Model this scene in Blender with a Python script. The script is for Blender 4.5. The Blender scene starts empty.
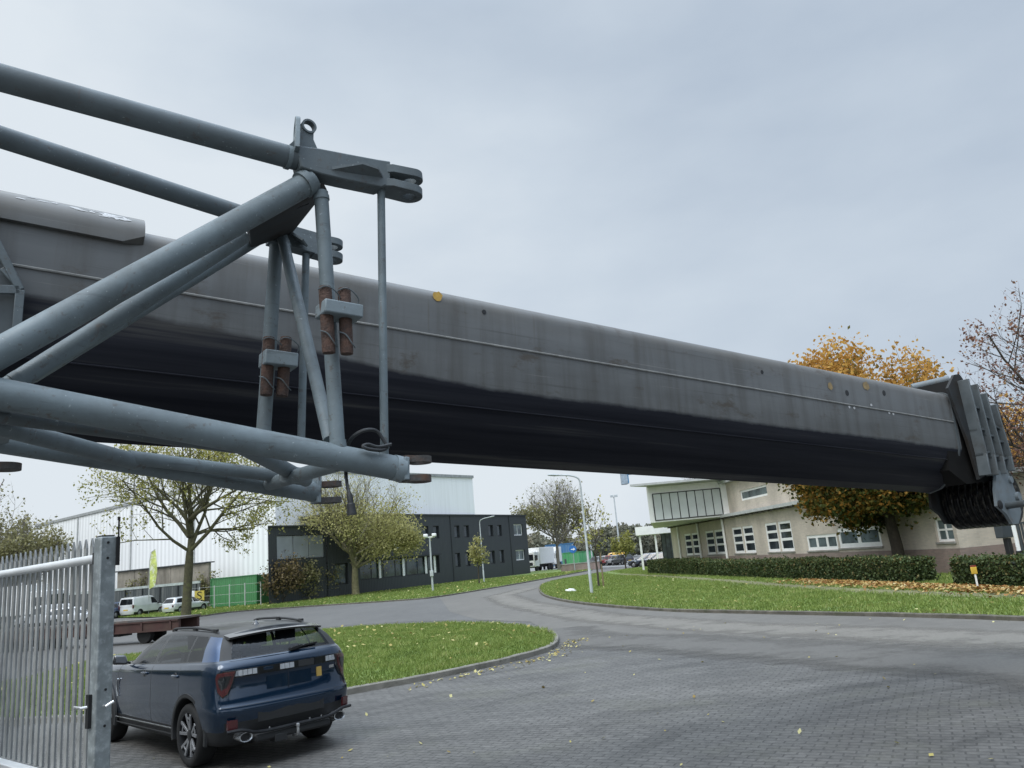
import bpy, bmesh, math, random
import numpy as np
from mathutils import Vector, Matrix, geometry, noise
R = math.radians
random.seed(4)
S = bpy.context.scene
COL = S.collection

# ------------------------------------------------------------------ helpers
def link(o, parent=None):
    COL.objects.link(o)
    if parent is not None:
        o.parent = parent
    return o

def tag(o, label=None, cat=None, group=None, kind=None):
    if label: o['label'] = label
    if cat: o['category'] = cat
    if group: o['group'] = group
    if kind: o['kind'] = kind
    return o

def empty(name, loc=(0, 0, 0), rz=0.0, label=None, cat=None, group=None, mw=None):
    o = bpy.data.objects.new(name, None)
    o.empty_display_size = 0.3
    COL.objects.link(o)
    if mw is not None:
        o.matrix_world = mw
    else:
        o.location = loc
        o.rotation_euler = (0, 0, rz)
    return tag(o, label, cat, group)

def copy_tree(o, parent=None):
    c = o.copy(); COL.objects.link(c); c.parent = parent
    for ch in list(o.children):
        copy_tree(ch, c)
    return c

class MB:
    """collects shapes that belong to one mesh"""
    def __init__(self):
        self.v = []; self.f = []; self.mi = []; self.cur = 0
    def add(self, vs, fs):
        b = len(self.v)
        self.v += [tuple(p) for p in vs]
        self.f += [tuple(i + b for i in f) for f in fs]
        self.mi += [self.cur] * len(fs)
        return self
    def box(self, c, s, rz=0.0, m=None):
        x, y, z = s[0] / 2, s[1] / 2, s[2] / 2
        pts = [Vector((a * x, b * y, e * z)) for a in (-1, 1) for b in (-1, 1) for e in (-1, 1)]
        M = m if m is not None else Matrix.Rotation(rz, 3, 'Z')
        pts = [M @ p + Vector(c) for p in pts]
        return self.add(pts, [(0, 1, 3, 2), (4, 6, 7, 5), (0, 4, 5, 1), (2, 3, 7, 6), (0, 2, 6, 4), (1, 5, 7, 3)])
    def bx(self, x0, x1, y0, y1, z0, z1):
        return self.box(((x0 + x1) / 2, (y0 + y1) / 2, (z0 + z1) / 2), (abs(x1 - x0), abs(y1 - y0), abs(z1 - z0)))
    def hexa(self, p):          # eight corners: bottom ring then top ring
        return self.add(p, [(3, 2, 1, 0), (4, 5, 6, 7), (0, 1, 5, 4), (1, 2, 6, 5), (2, 3, 7, 6), (3, 0, 4, 7)])
    def tube(self, path, r, seg=12, caps=True):
        path = [Vector(p) for p in path]
        n = len(path)
        rs = list(r) if hasattr(r, '__len__') else [r] * n
        vs = []; fs = []
        ref = None
        for i, p in enumerate(path):
            if i == 0: t = path[1] - p
            elif i == n - 1: t = p - path[-2]
            else: t = (path[i + 1] - path[i - 1])
            t.normalize()
            if ref is None:
                ref = t.orthogonal().normalized()
            else:
                ref = (ref - t * ref.dot(t))
                if ref.length < 1e-5: ref = t.orthogonal()
                ref.normalize()
            b = t.cross(ref)
            for k in range(seg):
                a = 2 * math.pi * k / seg
                vs.append(p + (ref * math.cos(a) + b * math.sin(a)) * rs[i])
        for i in range(n - 1):
            for k in range(seg):
                k2 = (k + 1) % seg
                fs.append((i * seg + k, i * seg + k2, (i + 1) * seg + k2, (i + 1) * seg + k))
        if caps:
            fs.append(tuple(range(seg))[::-1]); fs.append(tuple((n - 1) * seg + k for k in range(seg)))
        return self.add(vs, fs)
    def bar(self, a, b, w, h, up=(0, 0, 1)):
        a = Vector(a); b = Vector(b); t = (b - a).normalized()
        u = Vector(up); s = t.cross(u)
        if s.length < 1e-4: s = t.orthogonal()
        s.normalize(); u = s.cross(t)
        q = [(-1, -1), (1, -1), (1, 1), (-1, 1)]
        return self.hexa([a + s * (i * w / 2) + u * (j * h / 2) for i, j in q] + [b + s * (i * w / 2) + u * (j * h / 2) for i, j in q])
    def lathe(self, prof, c=(0, 0, 0), axis='Z', seg=24, cap=True):
        """prof: (radius, along)"""
        vs = []; fs = []
        n = len(prof)
        for (r, h) in prof:
            for k in range(seg):
                a = 2 * math.pi * k / seg
                if axis == 'Z': p = (r * math.cos(a), r * math.sin(a), h)
                elif axis == 'Y': p = (r * math.cos(a), h, -r * math.sin(a))
                else: p = (h, r * math.cos(a), r * math.sin(a))
                vs.append((p[0] + c[0], p[1] + c[1], p[2] + c[2]))
        for i in range(n - 1):
            for k in range(seg):
                k2 = (k + 1) % seg
                fs.append((i * seg + k, i * seg + k2, (i + 1) * seg + k2, (i + 1) * seg + k))
        if cap:
            fs.append(tuple(range(seg))[::-1]); fs.append(tuple((n - 1) * seg + k for k in range(seg)))
        return self.add(vs, fs)
    def plate(self, outline, t, o, u, w, holes=()):
        """flat plate with through holes: 2-D outline in the (u, w) plane at o, thickness t centred on it"""
        o = Vector(o); u = Vector(u).normalized(); w = Vector(w).normalized(); nn = u.cross(w).normalized()
        loops = [list(outline)] + [list(h) for h in holes]
        tris = geometry.tessellate_polygon([[Vector((p[0], p[1], 0)) for p in l] for l in loops])
        flat = [p for l in loops for p in l]
        N = len(flat)
        top = [o + u * p[0] + w * p[1] + nn * (t / 2) for p in flat]
        bot = [o + u * p[0] + w * p[1] - nn * (t / 2) for p in flat]
        fs = []
        for a, b, c in tris:
            A, B_, C_ = (Vector((flat[i][0], flat[i][1], 0)) for i in (a, b, c))
            if (B_ - A).cross(C_ - A).z < 0: a, c = c, a
            fs.append((a, b, c)); fs.append((c + N, b + N, a + N))
        k = 0
        for li, l in enumerate(loops):
            area = sum(l[i][0] * l[(i + 1) % len(l)][1] - l[(i + 1) % len(l)][0] * l[i][1] for i in range(len(l)))
            flip = (area < 0) != (li > 0)
            for i in range(len(l)):
                a, b = k + i, k + (i + 1) % len(l)
                if flip ^ (li > 0 and False): a, b = b, a
                fs.append((b, a, a + N, b + N) if True else ())
            k += len(l)
        return self.add(top + bot, fs)
    def build(self, name, mats, parent=None, smooth=True, angle=35, bevel=0, fixn=False):
        me = bpy.data.meshes.new(name)
        me.from_pydata(self.v, [], self.f)
        mats = mats if isinstance(mats, (list, tuple)) else [mats]
        for m in mats: me.materials.append(m)
        if len(mats) > 1: me.polygons.foreach_set('material_index', self.mi)
        if fixn or smooth:
            bm = bmesh.new(); bm.from_mesh(me)
            bmesh.ops.recalc_face_normals(bm, faces=bm.faces)
            if smooth:
                ca = R(angle)
                for e in bm.edges:
                    e.smooth = not (len(e.link_faces) != 2 or e.calc_face_angle(0) > ca)
                for f in bm.faces: f.smooth = True
            bm.to_mesh(me); bm.free()
        o = bpy.data.objects.new(name, me)
        link(o, parent)
        if bevel:
            b = o.modifiers.new('Bevel', 'BEVEL'); b.width = bevel; b.segments = 2; b.limit_method = 'ANGLE'; b.angle_limit = R(40)
            b.harden_normals = False
        return o

def circle(cx, cy, r, n=16, a0=0.0, a1=2 * math.pi):
    full = abs(a1 - a0 - 2 * math.pi) < 1e-6
    m = n if full else n - 1
    return [(cx + r * math.cos(a0 + (a1 - a0) * i / m), cy + r * math.sin(a0 + (a1 - a0) * i / m)) for i in range(n)]

def rounded_tongue(x0, x1, hw, n=12):
    """tongue along +u from x0 with a round end at x1"""
    return [(x0, -hw * .66), (x0 + .045, -hw * .7), (x0 + .085, -hw)] + circle(x1 - hw, 0, hw, n, -math.pi / 2, math.pi / 2) + [(x0 + .085, hw), (x0 + .045, hw * .7), (x0, hw * .66)]

def fast_mesh(name, verts, faces_n, idx, mats, parent=None, attr=None, mi=None):
    """numpy mesh: faces all with faces_n corners"""
    me = bpy.data.meshes.new(name)
    nv = len(verts); nf = len(idx) // faces_n
    me.vertices.add(nv); me.vertices.foreach_set('co', np.asarray(verts, dtype=np.float32).ravel())
    me.loops.add(len(idx)); me.loops.foreach_set('vertex_index', np.asarray(idx, dtype=np.int32))
    me.polygons.add(nf)
    me.polygons.foreach_set('loop_start', np.arange(0, nf * faces_n, faces_n, dtype=np.int32))
    for m in (mats if isinstance(mats, (list, tuple)) else [mats]): me.materials.append(m)
    me.update(calc_edges=True)
    if attr is not None:
        a = me.attributes.new('tone', 'FLOAT', 'FACE'); a.data.foreach_set('value', np.asarray(attr, dtype=np.float32))
    if mi is not None:
        me.polygons.foreach_set('material_index', np.asarray(mi, dtype=np.int32))
    me.validate()
    o = bpy.data.objects.new(name, me)
    return link(o, parent)

def catmull(pts, sub=6, closed=False):
    P = [Vector(p) for p in pts]; n = len(P); out = []
    for i in range(n if closed else n - 1):
        p0 = P[(i - 1) % n] if closed or i > 0 else P[0] * 2 - P[1]
        p1 = P[i]; p2 = P[(i + 1) % n]
        p3 = P[(i + 2) % n] if closed or i + 2 < n else p2 * 2 - p1
        for k in range(sub):
            t = k / sub
            out.append(0.5 * ((2 * p1) + (p2 - p0) * t + (2 * p0 - 5 * p1 + 4 * p2 - p3) * t * t + (3 * p1 - p0 - 3 * p2 + p3) * t ** 3))
    if not closed: out.append(P[-1])
    return out

# ------------------------------------------------------------------ materials
def new_mat(name):
    m = bpy.data.materials.new(name); m.use_nodes = True
    nt = m.node_tree; b = nt.nodes['Principled BSDF']
    return m, nt, b

def N(nt, t, **kw):
    n = nt.nodes.new(t)
    for k, v in kw.items(): setattr(n, k, v)
    return n

def noise_node(nt, scale, detail=4, rough=.6, coord='Object', stretch=None):
    tc = N(nt, 'ShaderNodeTexCoord'); nz = N(nt, 'ShaderNodeTexNoise')
    nz.inputs['Scale'].default_value = scale; nz.inputs['Detail'].default_value = detail; nz.inputs['Roughness'].default_value = rough
    if stretch:
        mp = N(nt, 'ShaderNodeMapping'); mp.inputs['Scale'].default_value = stretch
        nt.links.new(tc.outputs[coord], mp.inputs['Vector']); nt.links.new(mp.outputs[0], nz.inputs['Vector'])
    else:
        nt.links.new(tc.outputs[coord], nz.inputs['Vector'])
    return nz

def ramp(nt, src, stops):
    r = N(nt, 'ShaderNodeValToRGB'); e = r.color_ramp.elements
    while len(e) < len(stops): e.new(0.5)
    for i, (p, c) in enumerate(stops):
        e[i].position = p
        e[i].color = (c[0], c[1], c[2], 1) if hasattr(c, '__len__') else (c, c, c, 1)
    nt.links.new(src, r.inputs['Fac'])
    return r

def mixc(nt, fac, a, b, mode='MIX'):
    m = N(nt, 'ShaderNodeMix', data_type='RGBA', blend_type=mode)
    for s, v in ((0, fac), (6, a), (7, b)):
        if hasattr(v, 'is_output'): nt.links.new(v, m.inputs[s])
        elif s == 0: m.inputs[0].default_value = v
        else: m.inputs[s].default_value = (*v, 1) if len(v) == 3 else v
    return m.outputs[2]

def surf(name, col, rough=.6, metal=0.0, var=.25, scale=3.0, bump=0.0, bscale=40, grime=None, gpos=(.5, .75), gscale=6, coat=0.0, stretch=None, spec=.5, gstretch=None):
    """plain weathered surface: base colour +- var, optional second (grime/rust) colour in patches"""
    m, nt, b = new_mat(name)
    nz = noise_node(nt, scale, 5, .6, stretch=stretch)
    lo = tuple(c * (1 - var) for c in col); hi = tuple(min(1, c * (1 + var)) for c in col)
    c = ramp(nt, nz.outputs['Fac'], [(.3, lo), (.7, hi)]).outputs['Color']
    if grime:
        g = noise_node(nt, gscale, 6, .65, stretch=gstretch)
        f = ramp(nt, g.outputs['Fac'], [(gpos[0], 0), (gpos[1], 1)]).outputs['Color']
        c = mixc(nt, f, c, grime)
    nt.links.new(c, b.inputs['Base Color'])
    b.inputs['Roughness'].default_value = rough; b.inputs['Metallic'].default_value = metal
    b.inputs['Coat Weight'].default_value = coat; b.inputs['Coat Roughness'].default_value = .05
    b.inputs['Specular IOR Level'].default_value = spec
    rr = ramp(nt, nz.outputs['Fac'], [(.3, max(.02, rough - .08)), (.7, min(1, rough + .08))])
    nt.links.new(rr.outputs['Color'], b.inputs['Roughness'])
    if bump:
        n2 = noise_node(nt, bscale, 4, .6); bp = N(nt, 'ShaderNodeBump'); bp.inputs['Strength'].default_value = bump; bp.inputs['Distance'].default_value = .02
        nt.links.new(n2.outputs['Fac'], bp.inputs['Height']); nt.links.new(bp.outputs[0], b.inputs['Normal'])
    return m

def leaf_mat(name, stops, trans=.35, rough=.6):
    m, nt, b = new_mat(name)
    a = N(nt, 'ShaderNodeAttribute', attribute_name='tone')
    r = ramp(nt, a.outputs['Fac'], stops)
    nt.links.new(r.outputs['Color'], b.inputs['Base Color']); b.inputs['Roughness'].default_value = rough
    b.inputs['Specular IOR Level'].default_value = .25
    if trans:
        t = N(nt, 'ShaderNodeBsdfTranslucent'); nt.links.new(r.outputs['Color'], t.inputs['Color'])
        mx = N(nt, 'ShaderNodeMixShader'); mx.inputs[0].default_value = trans
        out = nt.nodes['Material Output']
        nt.links.new(b.outputs[0], mx.inputs[1]); nt.links.new(t.outputs[0], mx.inputs[2]); nt.links.new(mx.outputs[0], out.inputs['Surface'])
    return m

def glass_mat(name, tint=(.02, .025, .03), rough=.03, clear=0.0, clearcol=(.5, .55, .55)):
    m, nt, b = new_mat(name)
    b.inputs['Base Color'].default_value = (*tint, 1); b.inputs['Roughness'].default_value = rough
    b.inputs['Specular IOR Level'].default_value = .8
    if clear:
        t = N(nt, 'ShaderNodeBsdfTransparent'); t.inputs['Color'].default_value = (*clearcol, 1)
        mx = N(nt, 'ShaderNodeMixShader'); lw = N(nt, 'ShaderNodeLayerWeight'); lw.inputs['Blend'].default_value = .25
        mp = N(nt, 'ShaderNodeMapRange'); mp.inputs[1].default_value = 0; mp.inputs[2].default_value = 1
        mp.inputs[3].default_value = clear; mp.inputs[4].default_value = 0
        nt.links.new(lw.outputs['Facing'], mp.inputs[0]); nt.links.new(mp.outputs[0], mx.inputs[0])
        out = nt.nodes['Material Output']
        nt.links.new(b.outputs[0], mx.inputs[1]); nt.links.new(t.outputs[0], mx.inputs[2]); nt.links.new(mx.outputs[0], out.inputs['Surface'])
    else:
        nz = noise_node(nt, .6, 3); r = ramp(nt, nz.outputs['Fac'], [(.35, tuple(c * .5 for c in tint)), (.7, tuple(c * 2 for c in tint))])
        nt.links.new(r.outputs['Color'], b.inputs['Base Color'])
    return m

def clad_mat(name, col, period=.3, depth=.5, axis=0, grime=(.45, .45, .42), gfac=.35, rough=.5):
    """ribbed metal cladding with vertical rain streaks"""
    m, nt, b = new_mat(name)
    tc = N(nt, 'ShaderNodeTexCoord'); sp = N(nt, 'ShaderNodeSeparateXYZ'); nt.links.new(tc.outputs['Object'], sp.inputs[0])
    mu = N(nt, 'ShaderNodeMath', operation='MULTIPLY'); mu.inputs[1].default_value = 2 * math.pi / period
    nt.links.new(sp.outputs[axis], mu.inputs[0])
    si = N(nt, 'ShaderNodeMath', operation='SINE'); nt.links.new(mu.outputs[0], si.inputs[0])
    cl = N(nt, 'ShaderNodeMapRange'); cl.inputs[1].default_value = -.4; cl.inputs[2].default_value = .4
    nt.links.new(si.outputs[0], cl.inputs[0])
    bp = N(nt, 'ShaderNodeBump'); bp.inputs['Strength'].default_value = depth; bp.inputs['Distance'].default_value = .04
    nt.links.new(cl.outputs[0], bp.inputs['Height']); nt.links.new(bp.outputs[0], b.inputs['Normal'])
    st = (3, 3, .12)
    nz = noise_node(nt, 1.0, 5, .6, stretch=st)
    f = ramp(nt, nz.outputs['Fac'], [(.45, 0), (.8, gfac)])
    c = mixc(nt, f.outputs['Color'], col, grime)
    dk = ramp(nt, cl.outputs[0], [(0, .86), (1, 1)])
    c = mixc(nt, 1.0, c, dk.outputs['Color'], 'MULTIPLY')
    nt.links.new(c, b.inputs['Base Color']); b.inputs['Roughness'].default_value = rough
    return m

def brick_wall_mat(name, c1, c2, mortar, w=.22, h=.065):
    m, nt, b = new_mat(name)
    tc = N(nt, 'ShaderNodeTexCoord'); sp = N(nt, 'ShaderNodeSeparateXYZ'); cb = N(nt, 'ShaderNodeCombineXYZ')
    nt.links.new(tc.outputs['Object'], sp.inputs[0])
    ad = N(nt, 'ShaderNodeMath', operation='ADD'); nt.links.new(sp.outputs[0], ad.inputs[0]); nt.links.new(sp.outputs[1], ad.inputs[1])
    nt.links.new(ad.outputs[0], cb.inputs[0]); nt.links.new(sp.outputs[2], cb.inputs[1])
    bt = N(nt, 'ShaderNodeTexBrick'); nt.links.new(cb.outputs[0], bt.inputs['Vector'])
    bt.inputs['Color1'].default_value = (*c1, 1); bt.inputs['Color2'].default_value = (*c2, 1); bt.inputs['Mortar'].default_value = (*mortar, 1)
    bt.inputs['Scale'].default_value = 1; bt.inputs['Brick Width'].default_value = w; bt.inputs['Row Height'].default_value = h
    bt.inputs['Mortar Size'].default_value = .006; bt.inputs['Bias'].default_value = 0
    nz = noise_node(nt, .7, 5, .6, stretch=(1, 1, .4)); f = ramp(nt, nz.outputs['Fac'], [(.3, .72), (.7, 1.1)])
    c = mixc(nt, 1.0, bt.outputs['Color'], f.outputs['Color'], 'MULTIPLY')
    nt.links.new(c, b.inputs['Base Color']); b.inputs['Roughness'].default_value = .85
    return m

# ------------------------------------------------------------------ camera
cam = bpy.data.cameras.new('camera'); co = bpy.data.objects.new('camera', cam); COL.objects.link(co)
CR = [0.99604, 0.08889, -0.0, 0.01977, -0.22151, -0.97496, -0.08667, 0.9711, -0.22239]
CM = Matrix(((CR[0], CR[1], CR[2], 0), (CR[3], CR[4], CR[5], 0), (CR[6], CR[7], CR[8], 2.1), (0, 0, 0, 1)))
co.matrix_world = CM
cam.sensor_width = 36; cam.lens = 769 / 1024 * 36; cam.clip_start = .05; cam.clip_end = 5000
S.camera = co
S.render.resolution_x = 1024; S.render.resolution_y = 768
S.view_settings.view_transform = 'Standard'; S.view_settings.look = 'None'; S.view_settings.exposure = 0

# ------------------------------------------------------------------ overcast daylight
SUN_EL, SUN_AZ = 54, 215           # azimuth measured from +Y towards +X: behind the camera, to the left
w = bpy.data.worlds.new('World'); S.world = w; w.use_nodes = True
nt = w.node_tree; bg = nt.nodes['Background']
sky = N(nt, 'ShaderNodeTexSky', sky_type='NISHITA'); sky.sun_disc = False
sky.sun_elevation = R(SUN_EL); sky.sun_rotation = R(SUN_AZ); sky.dust_density = 3; sky.air_density = 1.5
tc = N(nt, 'ShaderNodeTexCoord')
mp = N(nt, 'ShaderNodeMapping'); mp.inputs['Scale'].default_value = (1, 1, 2.2)
nt.links.new(tc.outputs['Generated'], mp.inputs['Vector'])
nz = N(nt, 'ShaderNodeTexNoise'); nz.inputs['Scale'].default_value = 2.1; nz.inputs['Detail'].default_value = 6; nz.inputs['Roughness'].default_value = .5
nt.links.new(mp.outputs[0], nz.inputs['Vector'])
# brighter cloud towards -X, darker slate cloud towards +X and up
dp = N(nt, 'ShaderNodeVectorMath', operation='DOT_PRODUCT'); dp.inputs[1].default_value = (.62, .0, .55)
nt.links.new(tc.outputs['Generated'], dp.inputs[0])
ma = N(nt, 'ShaderNodeMath', operation='MULTIPLY_ADD'); ma.inputs[1].default_value = .95; ma.inputs[2].default_value = -.475
nt.links.new(nz.outputs['Fac'], ma.inputs[0])
ad = N(nt, 'ShaderNodeMath', operation='ADD'); nt.links.new(dp.outputs['Value'], ad.inputs[0]); nt.links.new(ma.outputs[0], ad.inputs[1])
cloud = ramp(nt, ad.outputs[0], [(0.0, (.79, .86, .925)), (.25, (.64, .725, .82)), (.62, (.465, .553, .672))])
# an overcast sky is brightest overhead
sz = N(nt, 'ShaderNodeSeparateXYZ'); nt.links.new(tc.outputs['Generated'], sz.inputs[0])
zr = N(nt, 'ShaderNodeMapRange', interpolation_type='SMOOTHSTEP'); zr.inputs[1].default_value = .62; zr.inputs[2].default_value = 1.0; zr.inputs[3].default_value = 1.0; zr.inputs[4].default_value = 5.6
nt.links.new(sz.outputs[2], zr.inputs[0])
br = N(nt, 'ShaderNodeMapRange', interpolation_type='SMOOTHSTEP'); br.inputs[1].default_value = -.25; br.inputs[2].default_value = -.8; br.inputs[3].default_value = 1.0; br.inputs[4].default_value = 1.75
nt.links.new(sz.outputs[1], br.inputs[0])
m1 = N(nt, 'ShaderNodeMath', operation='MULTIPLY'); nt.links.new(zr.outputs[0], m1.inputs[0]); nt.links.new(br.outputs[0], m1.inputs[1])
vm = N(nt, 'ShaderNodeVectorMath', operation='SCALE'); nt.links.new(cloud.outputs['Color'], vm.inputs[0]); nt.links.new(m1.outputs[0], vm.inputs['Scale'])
bg.inputs['Strength'].default_value = 1.0
bg2 = N(nt, 'ShaderNodeBackground'); bg2.inputs['Strength'].default_value = .05
nt.links.new(sky.outputs[0], bg2.inputs['Color'])
sc = N(nt, 'ShaderNodeMixShader'); sc.inputs[0].default_value = .08
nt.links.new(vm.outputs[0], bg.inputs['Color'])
nt.links.new(bg.outputs[0], sc.inputs[1]); nt.links.new(bg2.outputs[0], sc.inputs[2])
nt.links.new(sc.outputs[0], nt.nodes['World Output'].inputs['Surface'])

sun = bpy.data.lights.new('sun', 'SUN'); so = bpy.data.objects.new('sun', sun); COL.objects.link(so)
sun.energy = 1.6; sun.angle = R(30); sun.color = (1, .97, .92)
az, el = R(SUN_AZ), R(SUN_EL)
sd = Vector((math.sin(az) * math.cos(el), math.cos(az) * math.cos(el), math.sin(el)))
so.rotation_euler = sd.to_track_quat('Z', 'Y').to_euler()

# ================================================================== GROUND
def paving_mat(name):
    """grey block paving, worn smooth and light in lanes, dark with oil and damp elsewhere"""
    m, nt, b = new_mat(name)
    tc = N(nt, 'ShaderNodeTexCoord'); mp = N(nt, 'ShaderNodeMapping'); mp.inputs['Rotation'].default_value = (0, 0, R(28))
    nt.links.new(tc.outputs['Object'], mp.inputs['Vector'])
    wn = N(nt, 'ShaderNodeTexNoise'); wn.inputs['Scale'].default_value = .35; wn.inputs['Detail'].default_value = 2
    nt.links.new(mp.outputs[0], wn.inputs['Vector'])
    wv = N(nt, 'ShaderNodeVectorMath', operation='SCALE'); wv.inputs['Scale'].default_value = .25; nt.links.new(wn.outputs['Color'], wv.inputs[0])
    wa = N(nt, 'ShaderNodeVectorMath', operation='ADD'); nt.links.new(mp.outputs[0], wa.inputs[0]); nt.links.new(wv.outputs[0], wa.inputs[1])
    bt = N(nt, 'ShaderNodeTexBrick'); nt.links.new(wa.outputs[0], bt.inputs['Vector'])
    bt.inputs['Scale'].default_value = 1; bt.inputs['Brick Width'].default_value = .21; bt.inputs['Row Height'].default_value = .105
    bt.inputs['Mortar Size'].default_value = .011; bt.inputs['Mortar Smooth'].default_value = .35; bt.inputs['Bias'].default_value = 0
    bt.inputs['Color1'].default_value = (.114, .110, .103, 1); bt.inputs['Color2'].default_value = (.094, .091, .085, 1); bt.inputs['Mortar'].default_value = (.060, .058, .054, 1)
    big = noise_node(nt, .16, 5, .55, stretch=(.7, 1.5, 1))
    f1 = ramp(nt, big.outputs['Fac'], [(.33, .74), (.5, .98), (.66, 1.28)])
    c = mixc(nt, 1.0, bt.outputs['Color'], f1.outputs['Color'], 'MULTIPLY')
    # curved tyre scuffs: rings round the turning point of the yard
    sb = N(nt, 'ShaderNodeVectorMath', operation='SUBTRACT'); sb.inputs[1].default_value = (6.2, 5.0, 0); nt.links.new(tc.outputs['Object'], sb.inputs[0])
    ln = N(nt, 'ShaderNodeVectorMath', operation='LENGTH'); nt.links.new(sb.outputs[0], ln.inputs[0])
    rn = N(nt, 'ShaderNodeTexNoise', noise_dimensions='1D'); rn.inputs['Scale'].default_value = 2.2; rn.inputs['Detail'].default_value = 4
    nt.links.new(ln.outputs['Value'], rn.inputs['W'])
    rr = ramp(nt, rn.outputs['Fac'], [(.38, .42), (.46, 1.0), (.66, 1.15)])
    patch = noise_node(nt, .3, 3, .5); pf = ramp(nt, patch.outputs['Fac'], [(.42, 0), (.60, .38)])
    c = mixc(nt, pf.outputs['Color'], c, mixc(nt, 1.0, c, rr.outputs['Color'], 'MULTIPLY'))
    spk = noise_node(nt, 11, 3, .7); sf = ramp(nt, spk.outputs['Fac'], [(.4, .84), (.6, 1.16)])
    c = mixc(nt, 1.0, c, sf.outputs['Color'], 'MULTIPLY')
    moss = noise_node(nt, .5, 5, .7); mf = ramp(nt, moss.outputs['Fac'], [(.52, 0), (.75, .5)])
    c = mixc(nt, mf.outputs['Color'], c, (.105, .105, .075))
    wear = noise_node(nt, .8, 6, .75, stretch=(.6, 1.4, 1)); wf_ = ramp(nt, wear.outputs['Fac'], [(.36, .72), (.5, 1.0), (.64, 1.22)]); c = mixc(nt, 1.0, c, wf_.outputs['Color'], 'MULTIPLY')
    nt.links.new(c, b.inputs['Base Color'])
    rg = ramp(nt, big.outputs['Fac'], [(.3, .55), (.7, .85)]); nt.links.new(rg.outputs['Color'], b.inputs['Roughness'])
    bp = N(nt, 'ShaderNodeBump'); bp.inputs['Strength'].default_value = .55; bp.inputs['Distance'].default_value = .012; bp.invert = True
    nt.links.new(bt.outputs['Fac'], bp.inputs['Height']); nt.links.new(bp.outputs[0], b.inputs['Normal'])
    return m

def road_mat(name, col, light, scale=.25):
    m, nt, b = new_mat(name)
    n1 = noise_node(nt, scale, 6, .6, stretch=(1, .5, 1)); n2 = noise_node(nt, 60, 3, .7); n3 = noise_node(nt, 2.2, 5, .7)
    c = ramp(nt, n1.outputs['Fac'], [(.3, col), (.7, light)]).outputs['Color']
    f2 = ramp(nt, n2.outputs['Fac'], [(.3, .8), (.7, 1.2)]); f3 = ramp(nt, n3.outputs['Fac'], [(.3, .84), (.7, 1.12)])
    c = mixc(nt, 1.0, c, f2.outputs['Color'], 'MULTIPLY'); c = mixc(nt, 1.0, c, f3.outputs['Color'], 'MULTIPLY')
    nt.links.new(c, b.inputs['Base Color']); b.inputs['Roughness'].default_value = .75
    bp = N(nt, 'ShaderNodeBump'); bp.inputs['Strength'].default_value = .3; bp.inputs['Distance'].default_value = .01
    nt.links.new(n2.outputs['Fac'], bp.inputs['Height']); nt.links.new(bp.outputs[0], b.inputs['Normal'])
    return m

def sheet(name, pts, z, mat):
    tris = geometry.tessellate_polygon([[Vector((p[0], p[1], 0)) for p in pts]])
    me = bpy.data.meshes.new(name)
    fs = []
    for a, b_, c in tris:
        A, B_, C_ = pts[a], pts[b_], pts[c]
        if (B_[0] - A[0]) * (C_[1] - A[1]) - (B_[1] - A[1]) * (C_[0] - A[0]) < 0: a, c = c, a
        fs.append((a, b_, c))
    me.from_pydata([(p[0], p[1], z) for p in pts], [], fs); me.materials.append(mat)
    o = bpy.data.objects.new(name, me); link(o); o['kind'] = 'structure'
    return o

def strip(name, path, wd, h, mat, kind='structure', z0=0.0):
    """kerb: a stone strip of width wd centred on the path; slightly uneven"""
    P = [Vector((p[0], p[1], 0)) for p in path]; mb = MB(); vs = []; fs = []
    for i, p in enumerate(P):
        t = (P[min(i + 1, len(P) - 1)] - P[max(i - 1, 0)]).normalized(); nn = Vector((-t.y, t.x, 0))
        j = random.uniform(-.006, .006)
        for s, zz in ((-.5, z0), (-.5, h - .015), (-.4, h), (.4, h), (.5, h - .015), (.5, z0)):
            q = p + nn * (s * wd); vs.append((q.x, q.y, zz + (j if zz > z0 else 0)))
    for i in range(len(P) - 1):
        for k in range(5): fs.append((i * 6 + k, i * 6 + k + 1, (i + 1) * 6 + k + 1, (i + 1) * 6 + k))
    o = mb.add(vs, fs).build(name, mat); o['kind'] = kind
    return o

M_pave = paving_mat('block paving')
M_road = road_mat('road asphalt', (.108, .101, .090), (.142, .133, .117))
M_side = road_mat('side road asphalt', (.088, .086, .082), (.118, .115, .109))
M_far = road_mat('car park asphalt', (.17, .17, .165), (.25, .25, .24))
M_kerb = surf('kerb concrete', (.19, .18, .155), .85, var=.3, scale=2.5, grime=(.07, .07, .05), gpos=(.5, .8), gscale=3, bump=.3)
M_kerbd = surf('dark kerb', (.115, .105, .085), .9, var=.35, scale=3, grime=(.05, .055, .03), gscale=2, bump=.3)
M_soil = surf('turf soil', (.13, .19, .044), .95, var=.4, scale=1.2, grime=(.17, .155, .06), gpos=(.52, .8), gscale=.7)
M_ground = surf('rough ground', (.10, .115, .06), .95, var=.4, scale=.05, grime=(.16, .15, .11), gscale=.02)

sheet('ground', [(-2500, -600), (2500, -600), (2500, 3500), (-2500, 3500)], -.03, M_ground)
sheet('pavement', [(-60, -25), (45, -25), (45, 40), (60, 130), (60, 330), (-20, 330), (-75, 130), (-75, 20)], 0.0, M_pave)

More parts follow.
